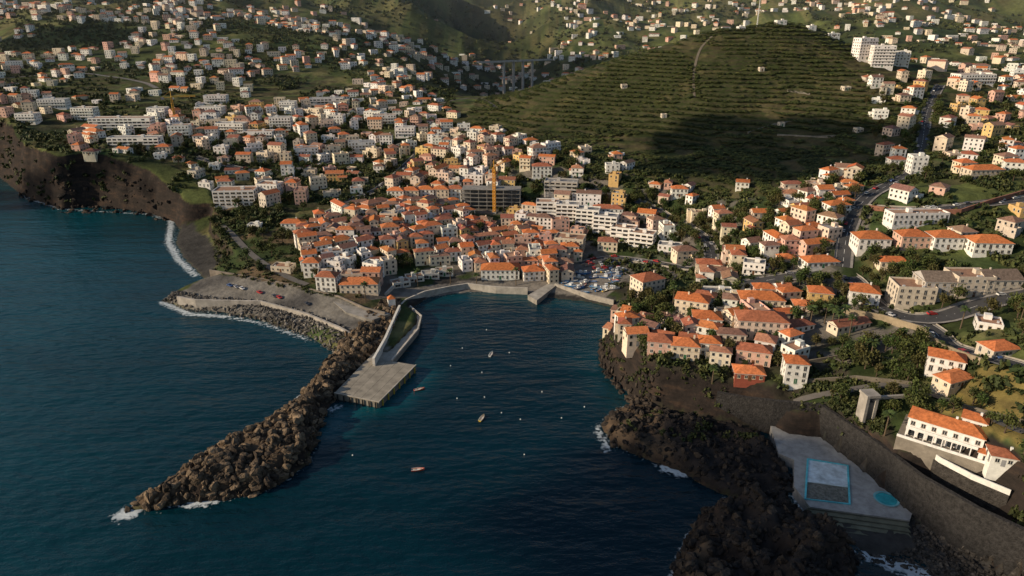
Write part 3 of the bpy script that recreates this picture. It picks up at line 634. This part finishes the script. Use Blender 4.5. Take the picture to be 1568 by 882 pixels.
scatter('hillside_shrubs',bush,np.stack([x,y,hz(x,y)-.2],1),rng.uniform(1.2,3.2,len(x)),rng.uniform(0,6.3,len(x)),greens(len(x),1.05),LM)
allp=[(-100,1100),(300,1050),(900,700),(1300,800),(2200,2600),(-1800,2600),(-1400,1500),(-100,1500)]
x,y=cand(allp,26000); k=(fbm(x,y,120,3,203)>-.12)|(segdist(x,y,[(-25,960),(-45,1250),(10,1650),(-80,2300)])<120); x,y=x[k],y[k]
scatter('hillside_shrubs',bush,np.stack([x,y,hz(x,y)-.2],1),rng.uniform(2,5,len(x)),rng.uniform(0,6.3,len(x)),greens(len(x),1.),LM)
tp=hp([(330,300),(480,260),(640,200),(900,225),(1180,300),(1330,250),(1568,130),(1700,300),(1700,700),(1568,640),(1420,560),(1300,560),(1240,600),(1000,560),(930,500),(1000,430),(900,400),(700,330),(480,350),(400,420),(340,380)])
x,y=cand(tp,26000); k=(hz(x,y)>5)&(fbm(x,y,30,3,204)>-.16); x,y=x[k],y[k]; k=occfree(x,y,.4); x,y=x[k],y[k]
scatter('town_shrubs',bush,np.stack([x,y,hz(x,y)-.2],1),rng.uniform(.9,2.7,len(x)),rng.uniform(0,6.3,len(x)),greens(len(x),.95),LM)
bp_=wp([(325,335),(400,330),(470,380),(560,452),(590,468),(520,455),(400,427),(325,412)],10)
x,y=cand(bp_,2600); k=occfree(x,y,.5)&(fbm(x,y,14,3,207)>-.15); x,y=x[k],y[k]
scatter('bank_shrubs',bush,np.stack([x,y,hz(x,y)-.2],1),rng.uniform(.5,1.6,len(x)),rng.uniform(0,6.3,len(x)),greens(len(x),.9),LM)
gp=hp([(1210,600),(1300,560),(1440,560),(1568,600)])+wp([(1700,700),(1600,840),(1500,785),(1390,712),(1290,642),(1210,605)],18)
x,y=cand(gp,5600); k=(hz(x,y)>12)&(fbm(x,y,18,3,205)>-.15); x,y=x[k],y[k]; k=occfree(x,y,1.)&~inpoly(x,y,wp([(1360,615),(1470,600),(1560,690),(1560,760),(1440,705),(1365,650)],25)); x,y=x[k],y[k]
scatter('garden_shrubs',bush,np.stack([x,y,hz(x,y)-.2],1),rng.uniform(.5,1.7,len(x)),rng.uniform(0,6.3,len(x)),greens(len(x),.85),LM)
x=rng.uniform(40,170,8000); y=rng.uniform(225,400,8000); d=segdist(x,y,CP_); z=hz(x,y); k=(d<26)&(z>4)&(fbm(x,y,14,3,206)>-.1)&occfree(x,y); x,y=x[k],y[k]
scatter('cliff_vegetation',bush,np.stack([x,y,hz(x,y)-.3],1),rng.uniform(.5,1.5,len(x)),rng.uniform(0,6.3,len(x)),greens(len(x),.8),LM)
# ---------- rocks ----------
def rocktmpl(seed):
    import bmesh
    bm=bmesh.new(); bmesh.ops.create_icosphere(bm,subdivisions=2,radius=1); r=random.Random(seed); pl=[]
    sc=(r.uniform(.9,1.5),r.uniform(.5,.85),r.uniform(.6,1.4))
    for i in range(12):
        n=Vector((r.gauss(0,1),r.gauss(0,1),r.gauss(0,1))).normalized(); pl.append((n,r.uniform(.4,.75)))
    for v in bm.verts:
        for n,d in pl:
            t=v.co.dot(n)
            if t>d: v.co-=n*(t-d)
        v.co*=r.uniform(.9,1.1); v.co.x*=sc[0]; v.co.y*=sc[1]; v.co.z*=sc[2]
    bm.verts.ensure_lookup_table(); vs=np.array([v.co[:] for v in bm.verts]); fs=np.array([[q.index for q in f.verts] for f in bm.faces]); bm.free()
    return vs,fs,np.ones((len(fs),3))*np.random.default_rng(seed).uniform(.75,1.25,(len(fs),1))
RT=[rocktmpl(i) for i in range(10)]; RM=M['rock']
def rocks(name,poly,n,s0,s1,col,dz=.1,pw=2.2):
    x,y=cand(poly,n*4); x,y=x[:n],y[:n]; z=np.maximum(hz(x,y),-.3)
    t=rng.random((len(x),1))**1.5; c=np.array(col[0])*(1-t)+np.array(col[1])*t
    s=s0+(s1-s0)*rng.random(len(x))**pw
    scatter(name,RT,np.stack([x,y,z+dz*s],1),s,rng.uniform(0,6.3,len(x)),c,RM)
rocks('breakwater_rocks',BW,3400,.4,3.0,((.045,.034,.025),(.23,.165,.105)),.05,3.2)
DK=((.020,.017,.016),(.065,.05,.038))
rocks('shore_rocks',R1,1300,.35,2.2,DK,0,3); rocks('shore_rocks',R2,1800,.4,2.6,DK,0,3)
AR=wp([(248,460),(268,452),(340,465),(400,470),(470,488),(535,515),(565,535),(540,552),(505,538),(465,516),(400,492),(340,481),(285,476)])
rocks('armour_stones',AR,2000,.5,1.4,((.05,.045,.04),(.26,.24,.21)))
BRK=wp([(1225,800),(1330,850),(1400,845),(1480,870),(1568,905),(1568,960),(1450,930),(1390,870),(1320,862)])
rocks('shore_rocks',BRK,1100,.4,1.3,((.04,.036,.032),(.12,.105,.09)))
rocks('shore_rocks',wp([(1397,790),(1480,845),(1568,897),(1568,930),(1480,880),(1400,840)],2),700,.4,1.2,((.04,.036,.032),(.11,.095,.08)))
rocks('shore_rocks',wp([(30,296),(95,312),(200,314),(265,330),(268,344),(200,328),(95,326),(30,302)]),320,.8,3.4,((.03,.025,.02),(.08,.055,.04)))
rocks('shore_rocks',wp([(918,520),(935,520),(935,560),(975,608),(1010,620),(1000,634),(960,615),(920,566)]),240,.6,2.2,DK)
# ---------- prisms, walls ----------
def prism(px,zt,zb,col,mat=CONC):
    P0=wp(px,zt); mb=MB(); n=len(P0)
    mb.face([(*p,zt) for p in P0],col,mat)
    for i in range(n):
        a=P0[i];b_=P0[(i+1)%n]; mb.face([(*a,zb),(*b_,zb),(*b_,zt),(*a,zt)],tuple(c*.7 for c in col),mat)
    return mb,P0
def wallobj(name,pts,th,ztop,zbot,col,mat=CONC,mb=None):
    own=mb is None; mb=mb or MB(); A=np.array(pts); T=np.gradient(A,axis=0); T/=np.linalg.norm(T,axis=1)[:,None]; Nn=np.stack([-T[:,1],T[:,0]],1)*th/2
    n=len(A); zt=ztop if hasattr(ztop,'__len__') else [ztop]*n; zb=zbot if hasattr(zbot,'__len__') else [zbot]*n
    for i in range(n-1):
        a,b_,c,d=A[i]-Nn[i],A[i+1]-Nn[i+1],A[i+1]+Nn[i+1],A[i]+Nn[i]
        mb.face([(*a,zb[i]),(*b_,zb[i+1]),(*b_,zt[i+1]),(*a,zt[i])],col,mat); mb.face([(*d,zb[i]),(*c,zb[i+1]),(*c,zt[i+1]),(*d,zt[i])],col,mat)
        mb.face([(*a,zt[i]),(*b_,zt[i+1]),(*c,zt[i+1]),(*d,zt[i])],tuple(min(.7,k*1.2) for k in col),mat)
    for i in (0,n-1):
        a,d=A[i]-Nn[i],A[i]+Nn[i]; mb.face([(*a,zb[i]),(*d,zb[i]),(*d,zt[i]),(*a,zt[i])],col,mat)
    if own: mb.obj(name)
    return mb
PC=(.30,.27,.22)
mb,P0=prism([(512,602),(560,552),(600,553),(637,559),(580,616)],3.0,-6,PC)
wallobj('',[P0[0],P0[4],P0[3]],.5,3.35,3,(.36,.33,.28),CONC,mb)
for k in range(1,5):
    t=k/5; a=np.array(P0[0])*(1-t)+np.array(P0[4])*t; b_=np.array(P0[1])*(1-t)+np.array(P0[3])*t; d_=(b_-a)/np.linalg.norm(b_-a); n_=np.array([-d_[1],d_[0]])*.09
    mb.face([(*(a-n_),3.005),(*(a+n_),3.005),(*(b_+n_),3.005),(*(b_-n_),3.005)],(.12,.11,.09),CONC)
for q in range(7):
    t=(q+.5)/7; a=P0[0]; c=P0[4]; mb.box(a[0]*(1-t)+c[0]*t-.25,a[0]*(1-t)+c[0]*t+.25,a[1]*(1-t)+c[1]*t-.9,a[1]*(1-t)+c[1]*t-.3,-1,2.9,(.02,.02,.02),METAL)
    a=P0[4]; c=P0[3]; mb.box(a[0]*(1-t)+c[0]*t+.2,a[0]*(1-t)+c[0]*t+.7,a[1]*(1-t)+c[1]*t-.3,a[1]*(1-t)+c[1]*t+.3,-1,2.9,(.45,.33,.03),METAL)
mb.obj('pier')
mb,P0=prism([(560,553),(600,510),(612,470),(628,470),(645,485),(640,505),(600,553)],3.05,-5,(.36,.33,.28)); wallobj('',[P0[3],P0[4],P0[5],P0[6]],.9,3.9,3,(.45,.41,.35),CONC,mb); mb.obj('quay')
wallobj('harbour_wall',wp([(572,552),(590,520),(604,488),(612,470)],6),1.2,7.2,2,(.6,.56,.5),WALL)
bay=wp([(612,470),(622,460),(650,448),(690,440),(716,436),(760,441),(808,443)],3.4)
wallobj('seawall',bay,1.0,4.4,-1,(.45,.41,.35)); 
wallobj('seawall',wp([(590,455),(605,440),(640,425),(690,418)],4),.8,6.5,2,(.45,.42,.37))
wallobj('seawall',wp([(850,436),(900,452),(940,462)],3.2),1.,4.2,-1,(.33,.3,.26))
mb,P0=prism([(808,452),(850,428),(858,432),(822,460)],3.0,-4,(.38,.35,.3)); mb.obj('slipway')
wallobj('seawall',wp([(272,456),(300,461),(400,463),(470,482),(520,503),(555,522)],5),1.2,6.,1,(.36,.33,.29))
wallobj('retaining_wall',wp([(322,419),(400,432),(470,447),(520,460),(560,478),(590,485)],6),.8,8.8,2,(.2,.17,.14))
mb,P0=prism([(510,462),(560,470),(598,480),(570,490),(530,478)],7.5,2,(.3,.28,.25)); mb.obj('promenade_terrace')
for i,(u,v,r) in enumerate([(612,440,28),(634,432,18),(658,427,10),(680,422,6)]):
    x,y,z=atz(u,v,4); mb=MB(); house(mb,11,7,1,'flat',(.6,.58,.52),ORG[0],2,'ribbon'); mb.obj('quay_kiosk_building',(x,y+3,z),math.radians(r))
mb=MB(); mb.box(-2,2,-2,2,-3,5.5,(.72,.7,.65),WALL)
q4=[(-2.2,-2.2,5.5),(2.2,-2.2,5.5),(2.2,2.2,5.5),(-2.2,2.2,5.5)]
for i in range(4): mb.face([q4[i],q4[(i+1)%4],(0,0,7.6)],ORG[0],ROOF)
mb.box(-.5,.5,-2.06,-2.02,-.5,1.8,(.1,.06,.04),WALL); mb.obj('chapel',atz(600,470,5),.3)
# ---------- lido ----------
DC=(.38,.37,.35)
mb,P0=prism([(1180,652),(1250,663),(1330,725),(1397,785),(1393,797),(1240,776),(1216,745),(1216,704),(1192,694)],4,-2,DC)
for k in range(7): 
    a=wp([(1237+k*1,778+k*7),(1393+k*1,799+k*8)],3.5-k*.5); z1=3.5-k*.5
    mb.face([(*a[0],z1),(*a[1],z1),(a[1][0],a[1][1]+2.2,z1),(a[0][0],a[0][1]+2.2,z1)],(.17,.17,.12),CONC); mb.face([(*a[0],z1-.5),(*a[1],z1-.5),(*a[1],z1),(*a[0],z1)],(.1,.1,.08),CONC)
mb.obj('lido_deck')
PO=wp([(1237,703),(1298,713),(1301,772),(1233,764)],4.2); mb=MB()
wallobj('',PO+[PO[0]],.7,4.45,3.9,(.12,.48,.54),CONC,mb)
mid=[tuple((np.array(PO[1])*.42+np.array(PO[2])*.58)),tuple((np.array(PO[0])*.42+np.array(PO[3])*.58))]
mb.face([(*PO[0],4.12),(*PO[1],4.12),(*mid[0],4.12),(*mid[1],4.12)],(.68,.78,.82),GLASS); mb.face([(*mid[1],4.12),(*mid[0],4.12),(*PO[2],4.12),(*PO[3],4.12)],(.2,.2,.17),ROCK)
wallobj('',mid,.4,4.3,4.1,(.5,.6,.62),CONC,mb)
mb.obj('swimming_pool')
mb=MB(); c=atz(1357,764,4.2)
for i in range(24):
    a0,a1=2*math.pi*i/24,2*math.pi*(i+1)/24
    for r0,r1,zz_,cl_,m_ in ((0,3.4,4.12,(.05,.45,.52),GLASS),(3.4,4.1,4.3,(.22,.52,.56),CONC)):
        mb.face([(c[0]+r0*math.cos(a0),c[1]+r0*math.sin(a0),zz_),(c[0]+r1*math.cos(a0),c[1]+r1*math.sin(a0),zz_),(c[0]+r1*math.cos(a1),c[1]+r1*math.sin(a1),zz_),(c[0]+r0*math.cos(a1),c[1]+r0*math.sin(a1),zz_)][(1 if r0==0 else 0):],cl_,m_)
mb.obj('paddling_pool')
SW=(.034,.032,.031)
WLP=[(1095,628),(1140,640),(1180,650),(1250,662),(1290,693),(1330,724),(1397,784),(1480,841),(1568,891)]
wl=wp(WLP,4); wallobj('retaining_wall',wl,1.6,[13,14,15.5,17,17.5,18,19,20,21],[-1]*9,SW,ROCK)
x,y,z=hit(1328,650); mb=MB(); cc=(.36,.33,.29)
mb.box(-2.3,-1.2,-2.3,2.3,-4,11,cc,CONC); mb.box(1.2,2.3,-2.3,2.3,-4,11,cc,CONC); mb.box(-1.2,1.2,-1.6,2.29,-4,8.6,(.13,.12,.11),CONC); mb.box(-2.6,2.6,-2.6,2.6,11,12,cc,CONC)
mb.box(2.32,20,-.5,.5,9,10.2,cc,CONC,bot=True); mb.box(18.4,20,-.8,.8,-4,9,cc,CONC); mb.obj('concrete_gate_tower',(x,y+2.5,z),math.radians(6))
# ---------- villa ----------
x,y,z=hit(1450,697); mb=MB(); VW=(.76,.74,.7); z=max(z,24)
house(mb,22,8.5,2,'hip',VW,ORG[0],2,found=7,fh=3.3)
house(mb,7,6,3,'hip',VW,ORG[1],2,ox=7,oy=4.5,fh=3.1); house(mb,8,7.5,1,'hip',VW,ORG[1],2,ox=14.4,oy=-3)
for i in range(7):
    cx=-9.3+i*2.9; pts=[(cx-.9,-4.4,0.1),(cx+.9,-4.4,.1)]+[(cx+.9*math.cos(t*math.pi/6),-4.4,1.6+.9*math.sin(t*math.pi/6)) for t in range(7)]
    mb.face(pts,(.03,.035,.04),GLASS)
mb.box(-11,9.9,-6,-4.45,3.1,3.3,VW,WALL,bot=True); mb.box(-11,9.9,-6,-5.88,3.3,4.2,VW,WALL)
for i in range(8): mb.box(-10.9+i*2.7,-10.6+i*2.7,-5.95,-5.65,-.06,3.1,VW,WALL)
mb.box(-13,20,-7.6,10,-9,-.07,(.24,.21,.17),CONC); mb.box(-13,20,-7.6,-7.3,-.068,.9,VW,WALL)
mb.obj('villa',(x+1,y+5,z+.3),math.radians(-38))
GW=wp([(1400,608),(1372,622),(1370,645),(1397,668),(1440,702),(1490,728),(1548,752)],22)
wallobj('garden_wall',GW,.4,22.4,20.4,(.7,.68,.63),WALL); wallobj('retaining_wall',GW,1.0,20.4,10,(.05,.045,.04),ROCK)
put(1472,594,13,7,1,22,'hip',CREAM); put(1527,738,7,6,1,-20,'hip',WHITE)
R3=[hit(u,v) for u,v in [(1330,322),(1400,330),(1470,328),(1520,312),(1568,298)]]; wallobj('retaining_wall',[a[:2] for a in R3],.8,[a[2]+3 for a in R3],[a[2]-4 for a in R3],(.26,.12,.08))
R3=[hit(u,v) for u,v in [(1290,480),(1350,492),(1410,508),(1440,535),(1500,560)]]; wallobj('retaining_wall',[a[:2] for a in R3],.8,[a[2]+2.5 for a in R3],[a[2]-5 for a in R3],(.3,.24,.16))
for l in ([(1225,560),(1300,545),(1400,560)],[(1230,590),(1310,580),(1400,590)],[(1230,540),(1290,525)],[(1470,625),(1568,650)]):
    R3=[hit(u,v) for u,v in l]; wallobj('garden_wall',[a[:2] for a in R3],.6,[a[2]+1.4 for a in R3],[a[2]-4 for a in R3],(.15,.13,.1))
for l in ([(1145,205),(1180,193),(1215,186)],[(1205,140),(1240,146)],[(1190,208),(1250,211),(1280,210)]):
    q=[hit(u,v) for u,v in l]; wallobj('terrace_wall',[a[:2] for a in q],.7,[a[2]+1.4 for a in q],[a[2]-6 for a in q],(.22,.2,.17))
# ---------- viaducts ----------
def viaduct(u0,v0,u1,v1,y,w=9):
    a=aty(u0,v0,y); b_=aty(u1,v1,y+40); mb=MB(); L=math.hypot(b_[0]-a[0],b_[1]-a[1]); r=math.atan2(b_[1]-a[1],b_[0]-a[0])
    mb.box(-40,L+30,-w/2,w/2,-1.6,0,(.4,.38,.35),CONC,bot=True); mb.box(-40,L+30,-w/2,-w/2+.3,0.01,1,(.4,.38,.35),CONC); mb.box(-40,L+30,w/2-.3,w/2,0.01,1,(.4,.38,.35),CONC)
    for k in range(4): mb.box(L*(k+.5)/4-1.2,L*(k+.5)/4+1.2,-2.5,2.5,-80,-1.6,(.38,.36,.33),CONC,top=False)
    mb.obj('viaduct',a,r)
viaduct(764,94,822,99,1200); viaduct(512,78,566,84,1150)
# ---------- boats ----------
def boat(L,col,deck=(.5,.45,.38)):
    mb=MB(); n=9; S_=[]
    for i in range(n):
        t=i/(n-1); x=-L/2+L*t; wd=L*.17*(1-max(0,(t-.35)/.65)**2.2)*(.82+.18*min(1,t*3)); sh_=.14*L*(.75+.5*t*t)
        S_.append([(x,-wd,sh_),(x,-wd*.75,.0),(x*.96,0,-.1*L*.5),(x,wd*.75,.0),(x,wd,sh_)])
    for i in range(n-1):
        for k in range(4): mb.face([S_[i][k],S_[i+1][k],S_[i+1][k+1],S_[i][k+1]],col if k in(0,3) else (.6,.6,.58),METAL)
        a,b_=S_[i],S_[i+1]; z0=-.06*L
        mb.face([(a[0][0],a[0][1]*.8,a[0][2]+z0),(b_[0][0],b_[0][1]*.8,b_[0][2]+z0),(b_[4][0],b_[4][1]*.8,b_[4][2]+z0),(a[4][0],a[4][1]*.8,a[4][2]+z0)],deck,METAL)
        for s in (0,4): mb.face([a[s],b_[s],(b_[s][0],b_[s][1]*.8,b_[s][2]+.02),(a[s][0],a[s][1]*.8,a[s][2]+.02)],(.7,.68,.62),METAL)
    mb.face(S_[0],col,METAL)
    if L>5.5: mb.box(-L*.12,L*.12,-L*.08,L*.08,.05*L,.3*L,(.7,.7,.68),WALL); mb.box(-L*.125,-L*.115+.02,-L*.06,L*.06,.18*L,.27*L,GL,GLASS)
    for q in (-.25,.2): mb.box(L*q,L*q+.3,-L*.12,L*.12,.09*L,.1*L,(.3,.2,.1),METAL)
    return mb.mesh('boat_mesh')
bcol=[(.02,.12,.35),(.6,.08,.03),(.6,.6,.58),(.02,.25,.3),(.6,.4,.05),(.03,.2,.45)]
BM_=[boat(5,c,(.6,.55,.48)) for c in bcol]+[boat(7.5,c) for c in bcol]
for u,v,k,r in [(640,720,1,.1),(752,543,2,1.3),(738,641,4,1.2),(642,597,1,.4)]: link('rowing_boat',BM_[k],(*atz(u,v,0)[:2],.05),r)
for i in range(62):
    u=random.uniform(862,945); v=random.uniform(418,448)
    x,y,z=atz(u,v,3); z=max(float(hz(x,y)),.5); link('fishing_boat',BM_[random.choice([0,0,5,5,3,2,6,11,8,1,4])],(x,y,z+.35),random.uniform(-.6,.8))
mb=MB()
for i in range(6):
    for j in range(10):
        a0,a1=2*math.pi*j/10,2*math.pi*(j+1)/10; t0,t1=-math.pi/2+math.pi*i/6,-math.pi/2+math.pi*(i+1)/6
        mb.face([(.3*math.cos(t)*math.cos(a),.3*math.cos(t)*math.sin(a),.3*math.sin(t)) for t,a in ((t0,a0),(t0,a1),(t1,a1),(t1,a0))],(.75,.72,.68),METAL)
mb.cyl(0,0,.28,.55,.08,.08,6,(.3,.3,.3),METAL); bm_=mb.mesh('buoy_mesh')
for u,v in [(708,533),(745,505),(742,608),(768,632),(738,570),(797,642),(895,623),(803,696),(860,640),(540,697),(690,560),(780,540),(830,600),(700,610)]: link('mooring_buoy',bm_,atz(u,v,.1))
# ---------- cars ----------
def car(col):
    mb=MB(); pr=[(-2.1,.35),(-2.1,.8),(-1.95,1.0),(-1.2,1.42),(.35,1.42),(1.05,.98),(1.95,.85),(2.1,.6),(2.1,.35)]
    w=.85
    for s in (-1,1): mb.face([(x,s*w,z) for x,z in pr],col,METAL)
    for i in range(len(pr)):
        a,b_=pr[i],pr[(i+1)%len(pr)]; gl=i in(2,4); mb.face([(a[0],-w,a[1]),(b_[0],-w,b_[1]),(b_[0],w,b_[1]),(a[0],w,a[1])],GL if gl else col,GLASS if gl else METAL)
    for s in (-1,1):
        mb.face([(-1.5,s*(w+.01),.98),(.85,s*(w+.01),.98),(.3,s*(w+.01),1.34),(-1.15,s*(w+.01),1.34)],GL,GLASS)
        for x in (-1.3,1.3):
            mb.face([(x+.33*math.cos(t*.6283),s*(w+.03),.33+.33*math.sin(t*.6283)) for t in range(10)],(.02,.02,.02),METAL)
            for t in range(10):
                a0,a1=t*.6283,(t+1)*.6283; mb.face([(x+.33*math.cos(a0),s*(w+.03),.33+.33*math.sin(a0)),(x+.33*math.cos(a1),s*(w+.03),.33+.33*math.sin(a1)),(x+.33*math.cos(a1),s*(w-.2),.33+.33*math.sin(a1)),(x+.33*math.cos(a0),s*(w-.2),.33+.33*math.sin(a0))],(.02,.02,.02),METAL)
    return mb.mesh('car_mesh')
CM=[car(c) for c in [(.6,.6,.6),(.05,.05,.06),(.3,.3,.32),(.4,.03,.03),(.05,.1,.25),(.65,.64,.6),(.5,.5,.5),(.1,.1,.11)]]
for A,z,w,name,kerb,*_ in ROADS[:8]:
    for i in range(3,len(A)-3):
        if random.random()<.22 and kerb:
            t=A[i+1]-A[i-1]; r=math.atan2(t[1],t[0]); s=random.choice([-1,1]); n_=np.array([-math.sin(r),math.cos(r)])*s*(w/2-1.1); link('parked_car',random.choice(CM),(A[i][0]+n_[0],A[i][1]+n_[1],z[i]+.01),r)
for i in range(26): 
    u=random.uniform(900,955); v=random.uniform(402,418); x,y,z=hit(u,v); link('parked_car',random.choice(CM),(x,y,z+.1),random.choice([.1,1.6])+random.gauss(0,.05))
for u in (352,362,371,398,420,428,470):
    v=437+(u-345)*.24; x,y,z=hit(u,v); link('parked_car',random.choice(CM),(x,y,z+.1),-.75+random.gauss(0,.06))
# ---------- trees ----------
def tree(seed,hh=7,rx=3.2):
    r=random.Random(seed); mb=MB(); bc=(.09,.065,.045)
    mb.cyl(0,0,-1,hh*.5,.32,.2,7,bc,BARK,False)
    for i in range(6):
        a=i*1.05+r.uniform(-.3,.3); mb.beam((0,0,hh*r.uniform(.3,.5)),(math.cos(a)*rx*.6,math.sin(a)*rx*.6,hh*r.uniform(.6,.85)),.1,bc,BARK)
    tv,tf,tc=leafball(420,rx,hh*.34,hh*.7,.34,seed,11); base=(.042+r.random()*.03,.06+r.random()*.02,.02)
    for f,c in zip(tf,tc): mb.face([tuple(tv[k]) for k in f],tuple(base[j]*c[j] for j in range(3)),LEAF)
    return mb.mesh('tree_mesh')
def palm(seed,hh=9):
    r=random.Random(seed); mb=MB(); mb.cyl(0,0,-1,hh,.32,.2,8,(.12,.09,.06),BARK,False)
    for i in range(22):
        a=i*2.4; el=r.uniform(-.2,1.1); L=2.9; p=[];
        for k in range(5):
            t=k/4; p.append(Vector((math.cos(a)*L*t*math.cos(el*.8),math.sin(a)*L*t*math.cos(el*.8),hh+math.sin(el)*L*t-1.5*t*t)))
        sd_=Vector((-math.sin(a),math.cos(a),0)); g_=r.uniform(.7,1.3)
        for k in range(4):
            w0,w1=(.15,.5,.55,.4,.05)[k],(.15,.5,.55,.4,.05)[k+1]
            for s in (-1,1): mb.face([p[k],p[k+1],p[k+1]+sd_*s*w1+Vector((0,0,-.3*w1)),p[k]+sd_*s*w0+Vector((0,0,-.3*w0))],(.05*g_,.075*g_,.02*g_),LEAF)
    return mb.mesh('palm_mesh')
TM=[tree(i,random.uniform(6,9),random.uniform(2.6,3.8)) for i in range(6)]; PM=[palm(i,random.uniform(7,11)) for i in range(3)]
for u,v in [(1272,505),(1280,512),(1290,500),(1262,497),(1354,668),(1240,500),(1300,515),(1330,560),(1470,505),(1560,500),(730,437),(790,437),(640,440),(560,462),(1030,470),(1130,500),(690,436),(1090,590)]:
    x,y,z=hit(u,v); link('palm_tree',random.choice(PM),(x,y,z),random.random()*6)
def trees(px,n):
    poly=hp(px); c=0; xs,ys=cand(poly,n*30)
    for x,y in zip(xs,ys):
        if c>=n: break
        z=float(hz(x,y))
        if z<3 or not free(x,y,.9): continue
        OCC.append((x,y,1.6)); link('broadleaf_tree',random.choice(TM),(x,y,z),random.random()*6.3,random.uniform(.6,1.15)); c+=1
trees([(1220,430),(1300,400),(1400,400),(1568,430),(1568,520),(1440,480),(1360,470),(1250,520)],70)
trees([(1240,510),(1300,500),(1420,530),(1440,590),(1340,580),(1250,540)],34)
trees([(930,480),(1100,440),(1220,440),(1215,595),(1130,575),(980,545)],55)
trees([(1220,590),(1330,590),(1420,600),(1568,620),(1568,700),(1480,640),(1350,640)],22)
trees([(860,290),(1000,300),(1180,330),(1180,370),(1060,380),(960,330)],90)
trees([(470,350),(600,310),(700,330),(860,380),(700,400),(480,430)],130)
trees([(320,330),(460,300),(470,340),(400,420),(340,400)],45)
trees([(560,240),(760,200),(900,240),(880,290),(640,300)],120)
trees([(180,230),(300,180),(560,170),(560,260),(400,290)],130)
trees([(1190,300),(1320,270),(1290,410),(1070,430)],80)
trees([(1320,140),(1568,130),(1568,290),(1340,300)],70)
# ---------- camera, sun, sky ----------
cam=bpy.data.cameras.new('camera'); cam.sensor_width=36; cam.lens=36*F/1568; cam.clip_end=20000; cam.clip_start=1
co=bpy.data.objects.new('camera',cam); co.location=(0,0,H); co.rotation_euler=(math.pi/2-P,0,0); bpy.context.scene.collection.objects.link(co); bpy.context.scene.camera=co
EL=math.radians(22); AZ=math.radians(14)
sd=Vector((-math.cos(EL)*math.cos(AZ),-math.cos(EL)*math.sin(AZ),math.sin(EL)))
sl_=bpy.data.lights.new('sun','SUN'); sl_.energy=5; sl_.angle=math.radians(.5); sl_.color=(1,.82,.60)
so=bpy.data.objects.new('sun',sl_); so.rotation_euler=(-sd).to_track_quat('-Z','Y').to_euler(); so.location=(-300,0,400); bpy.context.scene.collection.objects.link(so)
def shade_cloud(gx,gy,gz,rx,ry,seed,alt=620):  # added out-of-view blocker, set along the sun line to shade the given ground point
    import bmesh
    c=Vector((gx,gy,gz))+sd*(alt/sd.z); r=random.Random(seed); bm=bmesh.new()
    for i in range(46):
        a=r.uniform(0,6.283); q=math.sqrt(r.random()); x=c.x+q*rx*math.cos(a); y=c.y+q*ry*math.sin(a); s=(.22+.25*(1-q))*min(rx,ry)*r.uniform(.7,1.3)
        ret=bmesh.ops.create_icosphere(bm,subdivisions=3,radius=s)
        for v in ret['verts']:
            k=1+.12*math.sin(v.co.x/s*5+i)*math.sin(v.co.y/s*6)*math.cos(v.co.z/s*5); v.co=Vector((v.co.x*k+x,v.co.y*k+y,v.co.z*k*(.6 if v.co.z>0 else .3)+c.z+r.uniform(-.01,.01)))
        bmesh.ops.translate(bm,verts=ret['verts'],vec=(0,0,(1-q)*s*.3))
    me=bpy.data.meshes.new('shade_cloud'); bm.to_mesh(me); bm.free(); me.materials.append(CLM)
    for p in me.polygons: p.use_smooth=True
    link('shade_cloud',me)
CLM=bpy.data.materials.new('shade_cloud_white'); CLM.use_nodes=True; nb=CLM.node_tree.nodes['Principled BSDF']; nb.inputs['Roughness'].default_value=1; nb.inputs['Specular IOR Level'].default_value=0  # opaque white surface for the added shade-casting clouds
tn=CLM.node_tree.nodes.new('ShaderNodeTexNoise'); tn.inputs['Scale'].default_value=3; cr=CLM.node_tree.nodes.new('ShaderNodeValToRGB'); cr.color_ramp.elements[0].color=(.7,.72,.75,1); cr.color_ramp.elements[1].color=(.85,.85,.85,1)
CLM.node_tree.links.new(tn.outputs[0],cr.inputs[0]); CLM.node_tree.links.new(cr.outputs[0],nb.inputs['Base Color'])
shade_cloud(62,182,5,75,52,1); shade_cloud(235,575,55,140,90,2); shade_cloud(-580,594,20,380,36,3); shade_cloud(20,1350,60,150,260,4); shade_cloud(-720,1150,130,130,70,5)  # added to shade lido, hill bowl, left cliff, ravine and left ridge
bpy.ops.mesh.primitive_cube_add(size=1,location=(0,3600,240)); hz_=bpy.context.object; hz_.name='haze'; hz_.scale=(9900,5600,500)
hm=bpy.data.materials.new('haze'); hm.use_nodes=True; nt=hm.node_tree; nt.nodes.remove(nt.nodes['Principled BSDF']); vs=nt.nodes.new('ShaderNodeVolumeScatter'); vs.inputs['Color'].default_value=(.85,.92,1,1); vs.inputs['Density'].default_value=.00005; vs.inputs['Anisotropy'].default_value=.2
nt.links.new(vs.outputs[0],nt.nodes['Material Output'].inputs['Volume']); hz_.data.materials.append(hm)
wd=bpy.data.worlds.new('World'); bpy.context.scene.world=wd; wd.use_nodes=True; nt=wd.node_tree; bg=nt.nodes['Background']; sk=nt.nodes.new('ShaderNodeTexSky'); sk.sky_type='NISHITA'; sk.sun_disc=False
sk.sun_elevation=EL; sk.sun_rotation=math.atan2(sd.x,sd.y); nt.links.new(sk.outputs[0],bg.inputs[0]); bg.inputs[1].default_value=.1
sc=bpy.context.scene; sc.view_settings.view_transform='Standard'; sc.view_settings.look='None'; sc.view_settings.exposure=0
print('zones',S,'objs',len(bpy.data.objects))
